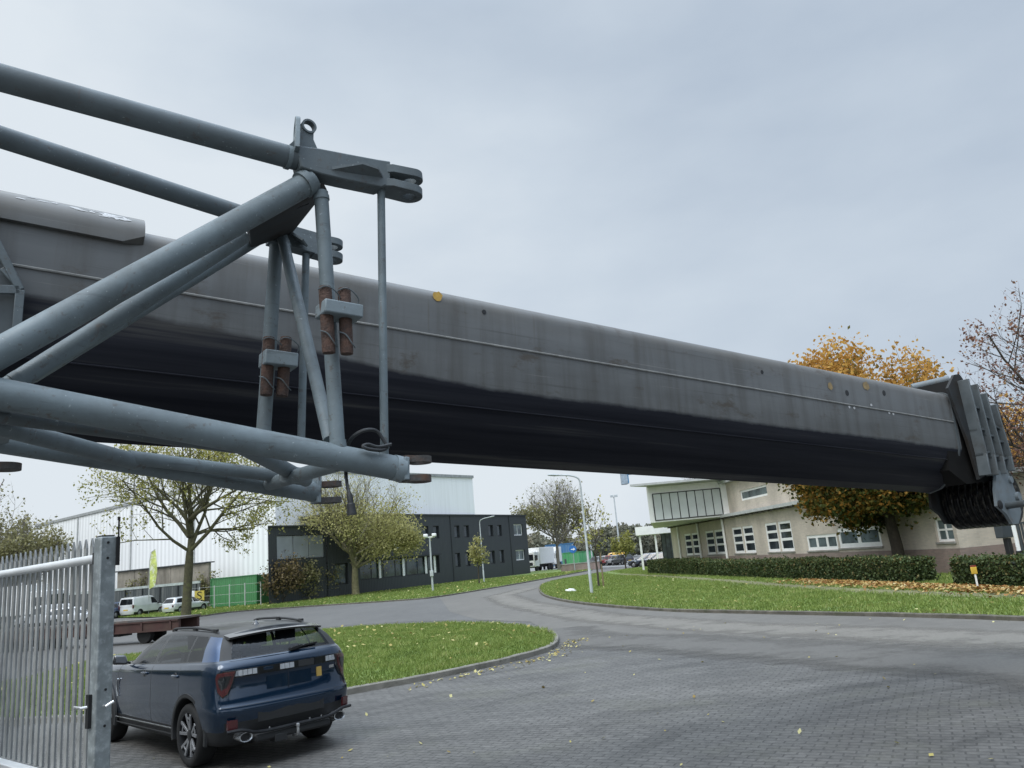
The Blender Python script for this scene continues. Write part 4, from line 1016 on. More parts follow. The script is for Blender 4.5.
for z in (2.58, 2.44, 1.30, 1.0): mb.lathe([(.012, -.0785), (.012, -.074)], c=(0, .005 if z > 2 else -.01, z), axis='X', seg=10)
mb.build('bolt_hole', M_black, post)
mb = MB(); mb.box((-.088, -.078, 2.50), (.024, .028, .26)); mb.box((-.09, -.08, 2.70), (.012, .012, .2)); mb.lathe([(.014, 2.78), (.014, 2.81)], c=(-.09, -.08, 0), axis='Z', seg=8); mb.build('latch', M_black, post)
MB().tube([(.16, 0, 2.45), (2.9, 0, 2.45), (6, 0, 2.45)], .042, 14).build('top_rail', surf('pale galvanised tube', (.62, .63, .63), .4, metal=.2, var=.08), ga)
MB().box((.12, 0, 2.45), (.10, .085, .105)).build('rail_socket', M_black, ga)
MB().bx(.09, 6, -.06, .06, .36, .50).build('bottom_rail', surf('pale galvanised rail', (.60, .61, .61), .45, metal=.2, var=.08), ga, bevel=.01)
pl = MB()
for i in range(38):
    x = .30 + i * .149
    prof = [(-.033, 0), (-.012, .022), (.012, .022), (.033, 0), (.033, .004), (.013, .027), (-.013, .027), (-.033, .004)]
    vs = []
    for zz, kx in ((.505, 1), (2.575, 1), (2.66, .05)):
        if zz == .505:
            vs += [(x + a, -.055 - b_, zz) for a, b_ in prof]
        else: vs += [(x + a * kx, -.055 - b_ * (1 if kx == 1 else .6), zz) for a, b_ in prof]
    fs = []
    for s_ in (0, 8):
        for k in range(8): fs.append((s_ + k, s_ + (k + 1) % 8, s_ + 8 + (k + 1) % 8, s_ + 8 + k))
    fs.append(tuple(range(16, 24)))
    pl.add(vs, fs)
pl.build('pales', M_pale, ga, smooth=False)
hd = MB(); hd.box((.03, .086, 1.13), (.06, .028, .28)); hd.build('lock_plate', M_black, ga)
h1 = MB(); h1.tube([(.03, .09, 1.165), (.05, .14, 1.165), (.20, .14, 1.165)], .013, 8); h1.tube([(-.074, .0, 1.165), (-.12, .0, 1.165), (-.13, -.06, 1.195)], .013, 8)
h1.build('handle', surf('bright handle', (.7, .7, .7), .25, metal=.8), ga)
# second fence panel behind it
g2 = empty('palisade_fence', mw=ga.matrix_world @ Matrix.Translation((2.05, .9, 0)), label='second grey palisade panel standing behind the gate at the left edge', cat='fence')
mb = MB()
for i in range(30):
    x = .35 + i * .149
    vs = [(x - .033, .03, .2), (x + .033, .03, .2), (x + .033, .045, .2), (x - .033, .045, .2), (x - .033, .03, 2.55), (x + .033, .03, 2.55), (x + .033, .045, 2.55), (x - .033, .045, 2.55)]
    mb.hexa(vs)
    mb.hexa([(x - .033, .03, 2.55), (x + .033, .03, 2.55), (x + .033, .045, 2.55), (x - .033, .045, 2.55), (x - .004, .03, 2.64), (x + .004, .03, 2.64), (x + .004, .045, 2.64), (x - .004, .045, 2.64)])
mb.build('pales', M_galv2, g2, smooth=False)
for x in (0, .24): MB().bx(x, x + .12, -.03, .09, 0, 2.62).build('post', M_galv2, g2, bevel=.01)
MB().bx(.37, 5, .05, .10, 2.35, 2.41).build('top_rail', M_galv2, g2); MB().bx(.37, 5, .05, .10, .35, .41).build('bottom_rail', M_galv2, g2)

# ================================================================== RUSTY TRAILER
M_rust = surf('rusty red steel', (.055, .025, .021), .8, var=.35, scale=2, grime=(.07, .04, .03), gpos=(.45, .7), gscale=1.2)
M_deck = surf('trailer deck', (.10, .095, .09), .8, var=.3, scale=2, grime=(.16, .10, .07), gscale=1)
M_tyre = surf('tyre rubber', (.012, .012, .012), .8, var=.2)
tr = empty('flatbed_trailer', mw=frame_at((-25.6, 36.6), (.955, -.297)), label='long low rusty red flatbed trailer parked behind the island', cat='trailer')
MB().bx(0, 11.4, 0, 1.3, .92, 1.0).build('deck', M_deck, tr, smooth=False)
mb = MB(); mb.bx(.05, 11.35, .02, .14, .50, .915); mb.bx(.05, 11.35, 1.16, 1.28, .50, .915)
for i in range(8): mb.bx(.4 + i * 1.5, .5 + i * 1.5, -.03, .017, .52, .9)
mb.build('side_beam', M_rust, tr, smooth=False)
mb = MB(); mb.bx(.05, 11.35, -.03, .017, .86, .916); mb.bx(.05, 11.35, -.03, .017, .48, .53); mb.build('flange', M_rust, tr, smooth=False)
for x in (1.6, 2.7, 3.8, 9.4):
    for y in (.18, .90): MB().lathe([(.12, -.02), (.36, 0), (.38, .03), (.38, .2), (.36, .23), (.12, .25)], c=(x, y, .38), axis='Y', seg=18).build('wheel', M_tyre, tr)
MB().bx(5.5, 8, .3, 1.0, .35, .49).build('underbox', M_black, tr, smooth=False)

# ================================================================== CRANE BOOM
BD, BN, BV = Vector([0.81002, 0.58388, -0.05437]), Vector([-0.58474, 0.81122, 0.0]), Vector([0.04411, 0.03179, 0.99852])
def crane_frame(p):
    return Matrix(((BD.x, BN.x, BV.x, p[0]), (BD.y, BN.y, BV.y, p[1]), (BD.z, BN.z, BV.z, p[2]), (0, 0, 0, 1)))

def boom_mat():
    """grey crane paint: dust film on top, dirt runs, belly dark with dirt and painted shade"""
    m, nt, b = new_mat('boom paint')
    tc = N(nt, 'ShaderNodeTexCoord'); sp = N(nt, 'ShaderNodeSeparateXYZ'); nt.links.new(tc.outputs['Object'], sp.inputs[0])
    n1 = noise_node(nt, 1.0, 6, .65, stretch=(.35, 1, 2.2))
    c = ramp(nt, n1.outputs['Fac'], [(.3, (.094, .098, .099)), (.7, (.144, .149, .150))]).outputs['Color']
    # vertical runs
    n2 = noise_node(nt, 1.0, 5, .6, stretch=(5, 1, .5)); f2 = ramp(nt, n2.outputs['Fac'], [(.45, 0), (.7, .65)])
    c = mixc(nt, f2.outputs['Color'], c, (.062, .058, .051))
    # rub marks along the boom and thin drips down it
    n8 = noise_node(nt, 1.0, 6, .7, stretch=(.5, 1, 34)); f8 = ramp(nt, n8.outputs['Fac'], [(.58, 0), (.66, .45)]); c = mixc(nt, f8.outputs['Color'], c, (.055, .054, .052))
    n8b = noise_node(nt, 1.7, 6, .7, stretch=(.35, 1, 40)); f8b = ramp(nt, n8b.outputs['Fac'], [(.62, 0), (.68, .5)]); c = mixc(nt, f8b.outputs['Color'], c, (.24, .235, .225))
    n9 = noise_node(nt, 1.3, 5, .65, stretch=(16, 1, .7)); f9 = ramp(nt, n9.outputs['Fac'], [(.60, 0), (.72, .5)]); c = mixc(nt, f9.outputs['Color'], c, (.085, .075, .062))
    # belly dirt and underside shade put into the colour, ragged upper edge
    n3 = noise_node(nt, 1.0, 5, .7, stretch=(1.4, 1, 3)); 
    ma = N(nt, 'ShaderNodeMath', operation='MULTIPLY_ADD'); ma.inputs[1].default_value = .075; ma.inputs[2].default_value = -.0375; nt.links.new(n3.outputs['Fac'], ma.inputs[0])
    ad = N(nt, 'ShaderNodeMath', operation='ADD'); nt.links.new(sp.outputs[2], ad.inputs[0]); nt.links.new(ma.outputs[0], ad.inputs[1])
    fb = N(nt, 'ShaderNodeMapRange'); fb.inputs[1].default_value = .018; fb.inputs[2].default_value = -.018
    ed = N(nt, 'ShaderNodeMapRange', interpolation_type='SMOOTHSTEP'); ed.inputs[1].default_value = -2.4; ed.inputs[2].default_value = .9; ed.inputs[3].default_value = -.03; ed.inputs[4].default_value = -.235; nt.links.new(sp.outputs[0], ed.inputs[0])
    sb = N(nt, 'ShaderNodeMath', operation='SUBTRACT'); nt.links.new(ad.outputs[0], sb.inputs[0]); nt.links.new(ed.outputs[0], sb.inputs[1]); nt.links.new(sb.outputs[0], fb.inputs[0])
    n4 = noise_node(nt, 1.0, 5, .6, stretch=(.22, 4, 9)); bel = ramp(nt, n4.outputs['Fac'], [(.35, (.015, .016, .021)), (.56, (.027, .028, .034)), (.70, (.070, .069, .067))])  # pale streaks painted in as reflections along the belly
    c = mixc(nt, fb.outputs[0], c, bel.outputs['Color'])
    # sandy dust and scuffs along the top edge
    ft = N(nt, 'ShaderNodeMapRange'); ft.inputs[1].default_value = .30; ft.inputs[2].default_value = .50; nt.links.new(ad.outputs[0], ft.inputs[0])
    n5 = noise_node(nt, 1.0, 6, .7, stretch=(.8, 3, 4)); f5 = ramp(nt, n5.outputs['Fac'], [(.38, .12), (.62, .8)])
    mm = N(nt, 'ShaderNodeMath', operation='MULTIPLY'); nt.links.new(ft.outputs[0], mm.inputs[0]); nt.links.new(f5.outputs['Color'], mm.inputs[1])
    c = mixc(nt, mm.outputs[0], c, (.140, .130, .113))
    # scattered brown scuffs
    n6 = noise_node(nt, 1.0, 7, .75, stretch=(1.6, 2, 3.5)); f6 = ramp(nt, n6.outputs['Fac'], [(.57, 0), (.66, .8)])
    iv = N(nt, 'ShaderNodeMath', operation='SUBTRACT'); iv.inputs[0].default_value = 1; nt.links.new(fb.outputs[0], iv.inputs[1]); m6 = N(nt, 'ShaderNodeMath', operation='MULTIPLY'); nt.links.new(iv.outputs[0], m6.inputs[0]); nt.links.new(f6.outputs['Color'], m6.inputs[1])
    c = mixc(nt, m6.outputs[0], c, (.07, .058, .046))
    nt.links.new(c, b.inputs['Base Color'])
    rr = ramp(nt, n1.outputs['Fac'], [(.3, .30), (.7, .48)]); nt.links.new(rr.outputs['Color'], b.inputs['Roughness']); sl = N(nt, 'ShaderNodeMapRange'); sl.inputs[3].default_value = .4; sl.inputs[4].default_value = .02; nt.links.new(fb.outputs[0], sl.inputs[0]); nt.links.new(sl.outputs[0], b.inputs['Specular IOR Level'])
    bp = N(nt, 'ShaderNodeBump'); bp.inputs['Strength'].default_value = .12; bp.inputs['Distance'].default_value = .02
    n7 = noise_node(nt, 2.0, 3, .5, stretch=(.5, 1, 1)); nt.links.new(n7.outputs['Fac'], bp.inputs['Height']); nt.links.new(bp.outputs[0], b.inputs['Normal'])
    return m
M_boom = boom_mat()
def jib_mat(name, col, worn=.5):
    m, nt, b = new_mat(name)
    n1 = noise_node(nt, 4, 6, .6); c = ramp(nt, n1.outputs['Fac'], [(.3, tuple(k * .82 for k in col)), (.7, tuple(k * 1.15 for k in col))]).outputs['Color']
    n2 = noise_node(nt, 22, 6, .7); f = ramp(nt, n2.outputs['Fac'], [(.60, 0), (.64, worn)]); c = mixc(nt, f.outputs['Color'], c, (.09, .07, .055))
    n3 = noise_node(nt, 2.2, 5, .7); f = ramp(nt, n3.outputs['Fac'], [(.45, 0), (.7, .5)]); c = mixc(nt, f.outputs['Color'], c, (.075, .08, .078))
    n5 = noise_node(nt, 1.0, 6, .7, stretch=(12, 12, 2.0)); f = ramp(nt, n5.outputs['Fac'], [(.63, 0), (.71, .6)]); c = mixc(nt, f.outputs['Color'], c, (.115, .075, .052))
    n6 = noise_node(nt, 1.0, 5, .65, stretch=(3, 9, 26)); f = ramp(nt, n6.outputs['Fac'], [(.60, 0), (.70, .5)]); c = mixc(nt, f.outputs['Color'], c, (.062, .068, .07))
    n4 = noise_node(nt, 60, 2, .5); f = ramp(nt, n4.outputs['Fac'], [(.70, 0), (.74, .5)]); c = mixc(nt, f.outputs['Color'], c, (.36, .40, .41))
    nt.links.new(c, b.inputs['Base Color']); b.inputs['Roughness'].default_value = .5
    b.inputs['Specular IOR Level'].default_value = .3; rr = ramp(nt, n3.outputs['Fac'], [(.3, .42), (.7, .64)]); nt.links.new(rr.outputs['Color'], b.inputs['Roughness'])
    bp = N(nt, 'ShaderNodeBump'); bp.inputs['Strength'].default_value = .3; bp.inputs['Distance'].default_value = .005; nt.links.new(n2.outputs['Fac'], bp.inputs['Height']); nt.links.new(bp.outputs[0], b.inputs['Normal'])
    return m
M_jib = jib_mat('blue grey jib paint', (.155, .190, .206))
M_jibd = jib_mat('darker jib paint', (.112, .134, .145))
M_block = jib_mat('light grey block', (.20, .24, .26), .8)
M_boomhead = surf('boom head paint', (.072, .084, .090), .55, var=.25, scale=3, grime=(.05, .05, .048), gpos=(.5, .75), gscale=3, gstretch=(3, 3, .8))
M_weld = surf('weld bead', (.21, .21, .20), .55, var=.25, scale=12)
M_hookplate = surf('light head plate', (.135, .16, .175), .5, var=.2, scale=5, grime=(.12, .11, .10), gpos=(.52, .75), gscale=8)
M_edge = surf('scraped flange', (.36, .37, .36), .45, var=.3, scale=9)
M_chip = surf('bare flaked primer', (.46, .46, .46), .6, var=.12, scale=20)
M_rusty = surf('rusted steel', (.085, .047, .034), .85, var=.45, scale=18, grime=(.04, .03, .027), gpos=(.42, .65), gscale=10, bump=.5, bscale=90)

boom = empty('telescopic_boom', mw=crane_frame([-0.67023, 5.6, 3.70357]), label='huge grey telescopic crane boom with dark belly spanning the whole view', cat='crane boom')
WD = .98
def arc(cx, cy, r, a0, a1, n): return [(cx + r * math.cos(R(a0 + (a1 - a0) * i / n)), cy + r * math.sin(R(a0 + (a1 - a0) * i / n))) for i in range(n + 1)]
def section(top, g=0.0):
    """boom cross-section in (n, v), grown outwards by g: rounded top corners, multi-bend U belly"""
    near = [(-g, -.22)] + [(.045 - g * .8, -.40 - g * .4), (.16 - g * .6, -.585 - g * .7), (.33 - g * .3, -.72 - g), (WD / 2, -.765 - g)]
    left = arc(.13, top - .13, .13 + g, 180, 90, 6)
    pts = left[::-1]                       # from top flat down the near side
    half = pts + near
    far = [(WD - p[0], p[1]) for p in half[::-1][1:]]
    return half + far
def extrude(mb, sec, s0, s1, n=1):
    m = len(sec); vs = []; fs = []
    for i in range(n + 1):
        s = s0 + (s1 - s0) * i / n
        vs += [(s, p[0], p[1]) for p in sec]
    for i in range(n):
        for k in range(m): fs.append((i * m + k, i * m + (k + 1) % m, (i + 1) * m + (k + 1) % m, (i + 1) * m + k))
    fs.append(tuple(range(m))); fs.append(tuple(n * m + k for k in range(m)))
    mb.add(vs, fs)
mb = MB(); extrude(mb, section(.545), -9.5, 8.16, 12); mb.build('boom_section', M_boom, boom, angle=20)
# longitudinal weld and a second faint seam
mb = MB(); mb.tube([(-9, -.004, .15), (8.1, -.004, .122)], .009, 6); mb.build('weld_seam', M_weld, boom)
mb = MB(); mb.tube([(-9, .03, -.39), (8.0, .03, -.395)], .006, 6); mb.build('belly_seam', M_boom, boom)
# outer section: wrap plate on the top corner, ending in a ragged edge
wr = MB(); prof = [(-.036, .40)] + arc(.13, .46, .168, 180, 90, 7) + [(WD / 2, .628)]
m = len(prof); vs = []; fs = []
for s in (-9.5, -2.3, -1.95):
    for k, p in enumerate(prof): vs.append((s - (.12 if (k == 0 and s > -2) else 0), p[0], p[1]))
inner = [(.0, .40)] + arc(.13, .545 - .13, .131, 180, 90, 7) + [(WD / 2, .546)]
for s in (-9.5, -2.3, -1.95):
    for k, p in enumerate(inner): vs.append((s - (.12 if (k == 0 and s > -2) else 0), p[0], p[1]))
for i in range(2):
    for k in range(m - 1): fs.append((i * m + k, i * m + k + 1, (i + 1) * m + k + 1, (i + 1) * m + k))
for k in range(m - 1): fs.append((2 * m + k, 2 * m + k + 1, 5 * m + k + 1, 5 * m + k))
for i in range(2): fs.append((i * m, (i + 1) * m, (i + 4) * m, (i + 3) * m))
wr.add(vs, fs).build('wrap_plate', M_boom, boom, angle=30)
rd = random.Random(3); ch_ = MB()
for i in range(30):
    s = -2.05 - abs(rd.gauss(0, .28)) * (1 if i < 34 else 2.2); a = R(rd.gauss(140, 5)); rr_ = .1695
    u = Vector((1, 0, 0)); nn = Vector((0, math.cos(a), math.sin(a))); t_ = u.cross(nn)
    c = Vector((s, .13 + rr_ * math.cos(a), .46 + rr_ * math.sin(a))); L_ = rd.uniform(.01, .05); h_ = rd.uniform(.004, .013)
    k = 7; ring = [c + u * (L_ * math.cos(6.283 * j / k) * rd.uniform(.6, 1.1)) + t_ * (h_ * math.sin(6.283 * j / k) * rd.uniform(.6, 1.1)) for j in range(k)]
    MB().add(ring, [tuple(range(k))]).build('paint_chip', M_chip, boom, smooth=False)
# drilled holes, yellow paint dabs
def blob(mb, s, v_, rx, rz, y=-.004, seed=0):
    rd2 = random.Random(seed); k = 14
    mb.add([(s + rx * math.cos(6.283 * j / k) * rd2.uniform(.8, 1.15), y, v_ + rz * math.sin(6.283 * j / k) * rd2.uniform(.8, 1.15)) for j in range(k)], [tuple(range(k))])
hb = MB()
for p, r_ in (((0.590, 0.000, 0.406), .020), ((5.635, 0.000, 0.267), .035), ((6.445, 0.000, 0.353), .035), ((4.094, -0.000, 0.332), .022)):
    hb.lathe([(r_, -.003), (r_, -.001)], c=(p[0], 0, p[2]), axis='Y', seg=14)
hb.build('bolt_hole', M_black, boom)
yb = MB(); p = (0.160, 0.000, 0.461); blob(yb, p[0], p[2], .046, .042, seed=1)
yb.build('yellow_dab', surf('yellow paint dab', (.42, .26, .055), .6, var=.35, scale=14), boom, smooth=False)
yb = MB()
for i, q in enumerate(((6.066, 0.000, 0.400), (5.310, 0.000, 0.315))): blob(yb, q[0], q[2], .07 - .02 * i, .055 - .01 * i, seed=3 + i)
yb.build('ochre_dab', surf('ochre paint dab', (.26, .185, .085), .6, var=.3, scale=20), boom, smooth=False)
wbm = MB()
for i, q in enumerate(((5.631, 0.000, 0.098), (5.732, 0.000, 0.095), (6.107, 0.000, 0.168), (6.482, 0.000, 0.104), (6.570, 0.000, 0.099))): blob(wbm, q[0], q[2], .022, .016, seed=13 + i)
wbm.build('white_spatter', M_chip, boom, smooth=False)
# support bracket on the side of the outer section, at the left edge
bk = MB()
q0, q1, q2, q3 = (-2.914, -0.100, 0.607), (-2.566, -0.100, -0.039), (-2.556, -0.100, -0.319), (-2.754, -0.100, -0.798)
for a, b_ in ((q0, q1), (q1, q2), (q2, q3)): bk.bar(a, b_, .045, .022, up=(0, 1, 0))
bk.bar((-2.792, -0.100, -0.076), q1, .05, .022, up=(0, 1, 0))
bk.bar((-2.662, -0.100, 0.073), (-2.578, -0.100, -0.017), .03, .015, up=(0, 1, 0))
bk.build('support_bracket', M_jibd, boom, bevel=.004)
bk = MB(); bk.add([(q0[0], -.055, q0[2]), (q1[0], -.055, q1[2]), (q2[0], -.055, q2[2]), (q3[0], -.055, q3[2])], [(0, 1, 2, 3)]); bk.build('bracket_web', M_boomhead, boom, smooth=False)

M_rib = surf('rib paint', (.10, .117, .126), .5, var=.25, scale=4, grime=(.05, .05, .048), gpos=(.5, .75), gscale=4)
M_cheek = surf('grimy shaded plate', (.034, .038, .041), .7, spec=.2, var=.35, scale=3, grime=(.028, .024, .02), gpos=(.4, .65), gscale=2)
M_headbox = surf('dark head steel', (.010, .0095, .009), .8, var=.4, scale=4, spec=.1)
# ---- boom head
hd = MB()
# collar flange around the tip
extrude(hd, section(.55, .014), 8.06, 8.10); hd.build('collar', M_boomhead, boom, angle=30)
near = [(7.949, 0.000, 0.570), (8.187, 0.000, 0.781), (8.336, 0.000, 0.813), (8.423, 0.000, 0.751), (8.474, 0.000, 0.300), (8.577, 0.000, -0.568), (8.324, 0.000, -0.647), (8.205, 0.000, -0.112)]
boxp = [(8.342, 0.000, 0.756), (8.624, 0.000, 0.687), (9.122, 0.000, 0.477), (9.225, 0.000, -0.483), (9.018, 0.000, -0.619), (8.137, 0.000, -0.707), (7.728, 0.000, -0.541), (7.874, 0.000, -0.000)]
out2 = [(p[0], p[2]) for p in near]
for y in (-.05, WD + .03):
    MB().plate(out2, .035, (0, y, 0), (1, 0, 0), (0, 0, 1)).build('cheek_plate', M_cheek, boom)
hb = MB(); q = [(p[0], p[2]) for p in boxp]
hb.plate(q, WD - .03, (0, WD / 2, 0), (1, 0, 0), (0, 0, 1)); hb.build('head_box', M_headbox, boom)
ribs = (((958, 380), (980, 477)), ((966, 384), (988, 477)), ((975, 393), (996, 476)), ((985, 404), (1003, 474)))
RB_ = [((8.261, -0.070, 0.701), (8.356, -0.070, -0.601)), ((8.493, -0.070, 0.656), (8.584, -0.070, -0.591)), ((8.707, -0.070, 0.550), (8.823, -0.070, -0.567)), ((8.943, -0.070, 0.415), (9.081, -0.070, -0.514))]
for i, (a, b_) in enumerate(RB_):
    a = Vector(a); b_ = Vector(b_); mid = a.lerp(b_, .78) + Vector((.03, 0, 0))
    rb = MB(); rb.bar((a.x, -.13, a.z), (mid.x, -.13, mid.z), .035, .16, up=(0, 1, 0)); rb.bar((mid.x, -.13, mid.z), (b_.x, -.13, b_.z), .035, .16, up=(0, 1, 0))
    rb.build('rib', M_rib, boom, bevel=.006)
st = MB()
for t0, t1 in ((.28, .42), (.53, .62), (.78, .86)):
    for i in range(3):
        a = Vector(RB_[i][0]).lerp(Vector(RB_[i][1]), t0 + (t1 - t0) * i / 3); b_ = Vector(RB_[i + 1][0]).lerp(Vector(RB_[i + 1][1]), t0 - .06 + (t1 - t0) * (i + 1) / 3)
        st.bar((a.x, -.12, a.z), (b_.x, -.12, b_.z), .025, .10, up=(0, 1, 0))
st.build('stiffener', M_boomhead, boom)
# shafts
MB().tube([(8.934, 0.350, 0.904), (8.625, 0.750, 0.835)], .062, 14).build('shaft', M_hookplate, boom)
MB().tube([(9.178, 0.050, 0.419), (9.126, -0.120, 0.407)], .05, 12).build('shaft', M_hookplate, boom)
# rope sheaves
M_sheave = surf('greasy sheave steel', (.024, .024, .025), .32, metal=.4, var=.4, scale=12, grime=(.17, .155, .13), gpos=(.5, .72), gscale=14)
ax = (9.192, 0.100, -0.879)
for i in range(9):
    y = -.02 + i * .084
    sh = MB(); rr_ = .385; w_ = .030
    sh.lathe([(.07, -w_), (rr_ - .09, -w_ * .45), (rr_ - .05, -w_), (rr_, -w_), (rr_ - .045, -.012), (rr_ - .045, .012), (rr_, w_), (rr_ - .05, w_), (rr_ - .09, w_ * .45), (.07, w_)], c=(ax[0] - .05, y, ax[2] + .02), axis='Y', seg=40)
    sh.build('sheave', M_sheave, boom, angle=30)
MB().tube([(ax[0] - .05, -.18, ax[2] + .02), (ax[0] - .05, .80, ax[2] + .02)], .06, 14).build('sheave_pin', M_hookplate, boom)
hp = [(8.706, -0.120, -0.511), (9.034, -0.120, -0.495), (9.139, -0.120, -0.795), (9.196, -0.120, -1.068), (9.031, -0.120, -1.233), (8.853, -0.120, -1.234), (8.738, -0.120, -1.103), (8.526, -0.120, -1.001), (8.560, -0.120, -0.787)]
cx_ = sum(p[0] for p in hp) / len(hp)
c1 = (8.588, -0.120, -0.986); c2 = (9.032, -0.120, -0.634)
MB().plate([(p[0], p[2]) for p in hp], .04, (0, -.12, 0), (1, 0, 0), (0, 0, 1)).build('hook_plate', M_hookplate, boom)
MB().plate([(p[0], p[2] * .94) for p in hp], .04, (0, .74, 0), (1, 0, 0), (0, 0, 1)).build('hook_plate', M_cheek, boom)
mb = MB(); mb.lathe([(.06, -.155), (.06, -.14)], c=(c1[0], 0, c1[2]), axis='Y', seg=14); mb.build('pin_eye', M_black, boom)
MB().tube([(8.790, -0.130, -0.996), (8.686, -0.420, -0.990)], .045, 12).build('hook_pin', M_boomhead, boom)
MB().lathe([(.05, -.17), (.05, -.14)], c=(c2[0], 0, c2[2]), axis='Y', seg=10).build('plate_bolt', M_hookplate, boom)

# ================================================================== LATTICE JIB (stowed beside the boom)
jib = empty('lattice_jib', mw=crane_frame([-0.85171, 3.3, 3.96162]), label='blue-grey tubular lattice jib section with forked ends hanging before the boom', cat='crane jib')
def member(name, a, b, r, mat=None, seg=18):
    return MB().tube([a, b], r, seg).build(name, mat or M_jib, jib)
NTN = Vector((-0.058, -0.000, 0.014))
member('chord', (-1.512, -0.000, 0.039), (-0.078, 0.000, 0.045), .053, M_jibd)
member('chord', (-1.540, 0.500, 0.094), (-0.098, 0.860, 0.141), .050, M_jibd)
member('diagonal', (-1.352, -0.000, -1.252), (0.001, 0.000, -0.047), .055, seg=22)
member('diagonal', (-1.101, 0.100, -1.164), (-0.233, 0.260, -0.276), .038)
member('diagonal', (-1.009, 0.450, -1.000), (0.072, 0.860, 0.085), .042)
nc = member('chord', (-1.308, 0.000, -1.173), (0.452, -0.000, -1.388), .0565, seg=22)
member('chord', (-1.183, 0.550, -1.259), (0.370, 0.900, -1.393), .047)
member('bracing', (-1.215, 0.100, -1.267), (-0.474, 0.720, -1.315), .037)
member('bracing', (-0.593, 0.620, -1.295), (0.244, 0.740, -1.343), .032)
member('bracing', (-1.188, 0.120, -1.246), (-0.106, 0.250, -1.294), .030, M_jibd)
member('bracing', (-0.323, 0.020, -1.296), (0.269, 0.720, -1.350), .036)
member('bracing', (0.091, 0.880, -1.368), (0.184, 0.080, -1.367), .034)
member('post', (0.046, 0.000, -0.092), (0.151, 0.000, -1.328), .0335)
member('post', (0.355, -0.000, 0.021), (0.374, -0.000, -1.332), .0195)
member('post', (0.125, 0.900, 0.083), (0.092, 0.900, -1.119), .0385)
member('post', (0.299, 0.900, 0.003), (0.301, 0.900, -1.149), .0215)
member('brace', (0.135, 0.840, 0.054), (0.137, 0.060, -1.265), .031)
# weld collars where tubes meet the chords
for a, b_, r_ in (((0.047, -0.000, -0.113), (0.050, -0.000, -0.133), .038), ((0.145, -0.000, -1.284), (0.149, -0.000, -1.310), .040), ((-0.018, -0.000, -0.058), (-0.046, -0.000, -0.084), .064)): MB().tube([a, b_], r_, 18).build('weld_collar', M_jib, jib)
# bead of weld round every tube end
for p_, q_, r_ in (((0.150, -0.000, -1.301), (0.149, 0.000, -1.274), .036), ((0.374, -0.000, -1.300), (0.373, -0.000, -1.286), .022), ((0.094, 0.900, -1.087), (0.094, 0.900, -1.065), .041), ((0.301, 0.900, -1.127), (0.301, 0.900, -1.110), .024), ((0.141, 0.820, 0.010), (0.145, 0.800, -0.034), .033), ((0.126, 0.900, 0.039), (0.126, 0.900, 0.014), .041), ((-0.493, 0.710, -1.315), (-0.512, 0.700, -1.312), .0385), ((0.126, 0.550, -1.364), (0.096, 0.520, -1.360), .038), ((-0.126, -0.000, 0.041), (-0.107, -0.000, 0.041), .056), ((-1.067, 0.100, -1.133), (-1.045, 0.100, -1.112), .041)):
    MB().tube([p_, q_], r_, 18).build('weld_collar', M_jib, jib)
# top cross plate between the two frames, with two drain holes
ca, cb_, cc_, cd_ = Vector((-0.250, 0.140, -0.260)), Vector((0.058, -0.020, -0.067)), Vector((0.211, 0.860, 0.068)), Vector((-0.075, 0.800, -0.024))
uu = (cb_ - ca).normalized(); ww = ((cd_ + cc_) / 2 - (ca + cb_) / 2); ww = (ww - uu * ww.dot(uu)).normalized()
def pj(q): return ((q - ca).dot(uu), (q - ca).dot(ww))
h1, h2 = Vector((-0.003, 0.160, -0.094)), Vector((0.039, 0.160, -0.093))
MB().plate([pj(q) for q in (ca, cb_, cc_, cd_)], .035, ca, uu, ww, holes=[circle(*pj(h1), .020, 12), circle(*pj(h2), .016, 12)]).build('cross_plate', M_cheek, jib)  # plate and cross tube coloured dark to stand in for underside shade
member('cross_tube', (0.020, 0.050, -0.044), (0.129, 0.880, 0.095), .034, M_cheek)

def fork(top_l, top_r, tip_u, tip_l, off, with_arm=True):
    pass
# near upper fork: arm with a horizontal web and two tongues
def lp(p): return (p[0], p[2])
body = [lp(q) for q in ((-0.099, -0.000, 0.096), (-0.070, -0.000, 0.089), (0.002, -0.000, 0.102), (0.153, -0.000, 0.118), (0.311, 0.000, 0.136), (0.382, -0.000, 0.146), (0.382, 0.000, 0.023), (0.333, -0.000, -0.010), (0.140, 0.000, -0.023), (0.030, -0.000, -0.028), (-0.072, 0.000, -0.021))]
MB().plate(body, .098, (0, -.004, 0), (1, 0, 0), (0, 0, 1)).build('fork_arm', M_jibd, jib, bevel=.006)
a, b_ = Vector((0.075, -0.060, 0.013)), Vector((0.343, -0.060, 0.049))
MB().hexa([(a.x, -.06, a.z - .007), (b_.x, -.05, b_.z - .007), (b_.x - .05, -.10, b_.z + .002), (b_.x - .13, -.10, b_.z + .006), (a.x, -.06, a.z + .007), (b_.x, -.05, b_.z + .007), (b_.x - .05, -.10, b_.z + .014), (b_.x - .13, -.10, b_.z + .018)]).build('fork_web', M_jibd, jib)
def tongue(base, tip, hw, t, mat, hole=.034, y=None, name='fork_tongue'):
    base = Vector(base); tip = Vector(tip); u = (tip - base); L = u.length; u.normalize(); wv = Vector((0, 1, 0)); wv = (wv - u * wv.dot(u)).normalized()
    hs = [circle(L - hw, 0, hole, 16)] if hole else []
    return MB().plate(rounded_tongue(0, L, hw, 14), t, base, u, wv, holes=hs).build(name, mat, jib, bevel=.004)
tongue((0.306, 0.000, 0.096), (0.581, 0.000, 0.122), .068, .042, M_jibd)
tongue((0.306, -0.000, 0.024), (0.579, -0.000, 0.030), .068, .040, M_jibd)
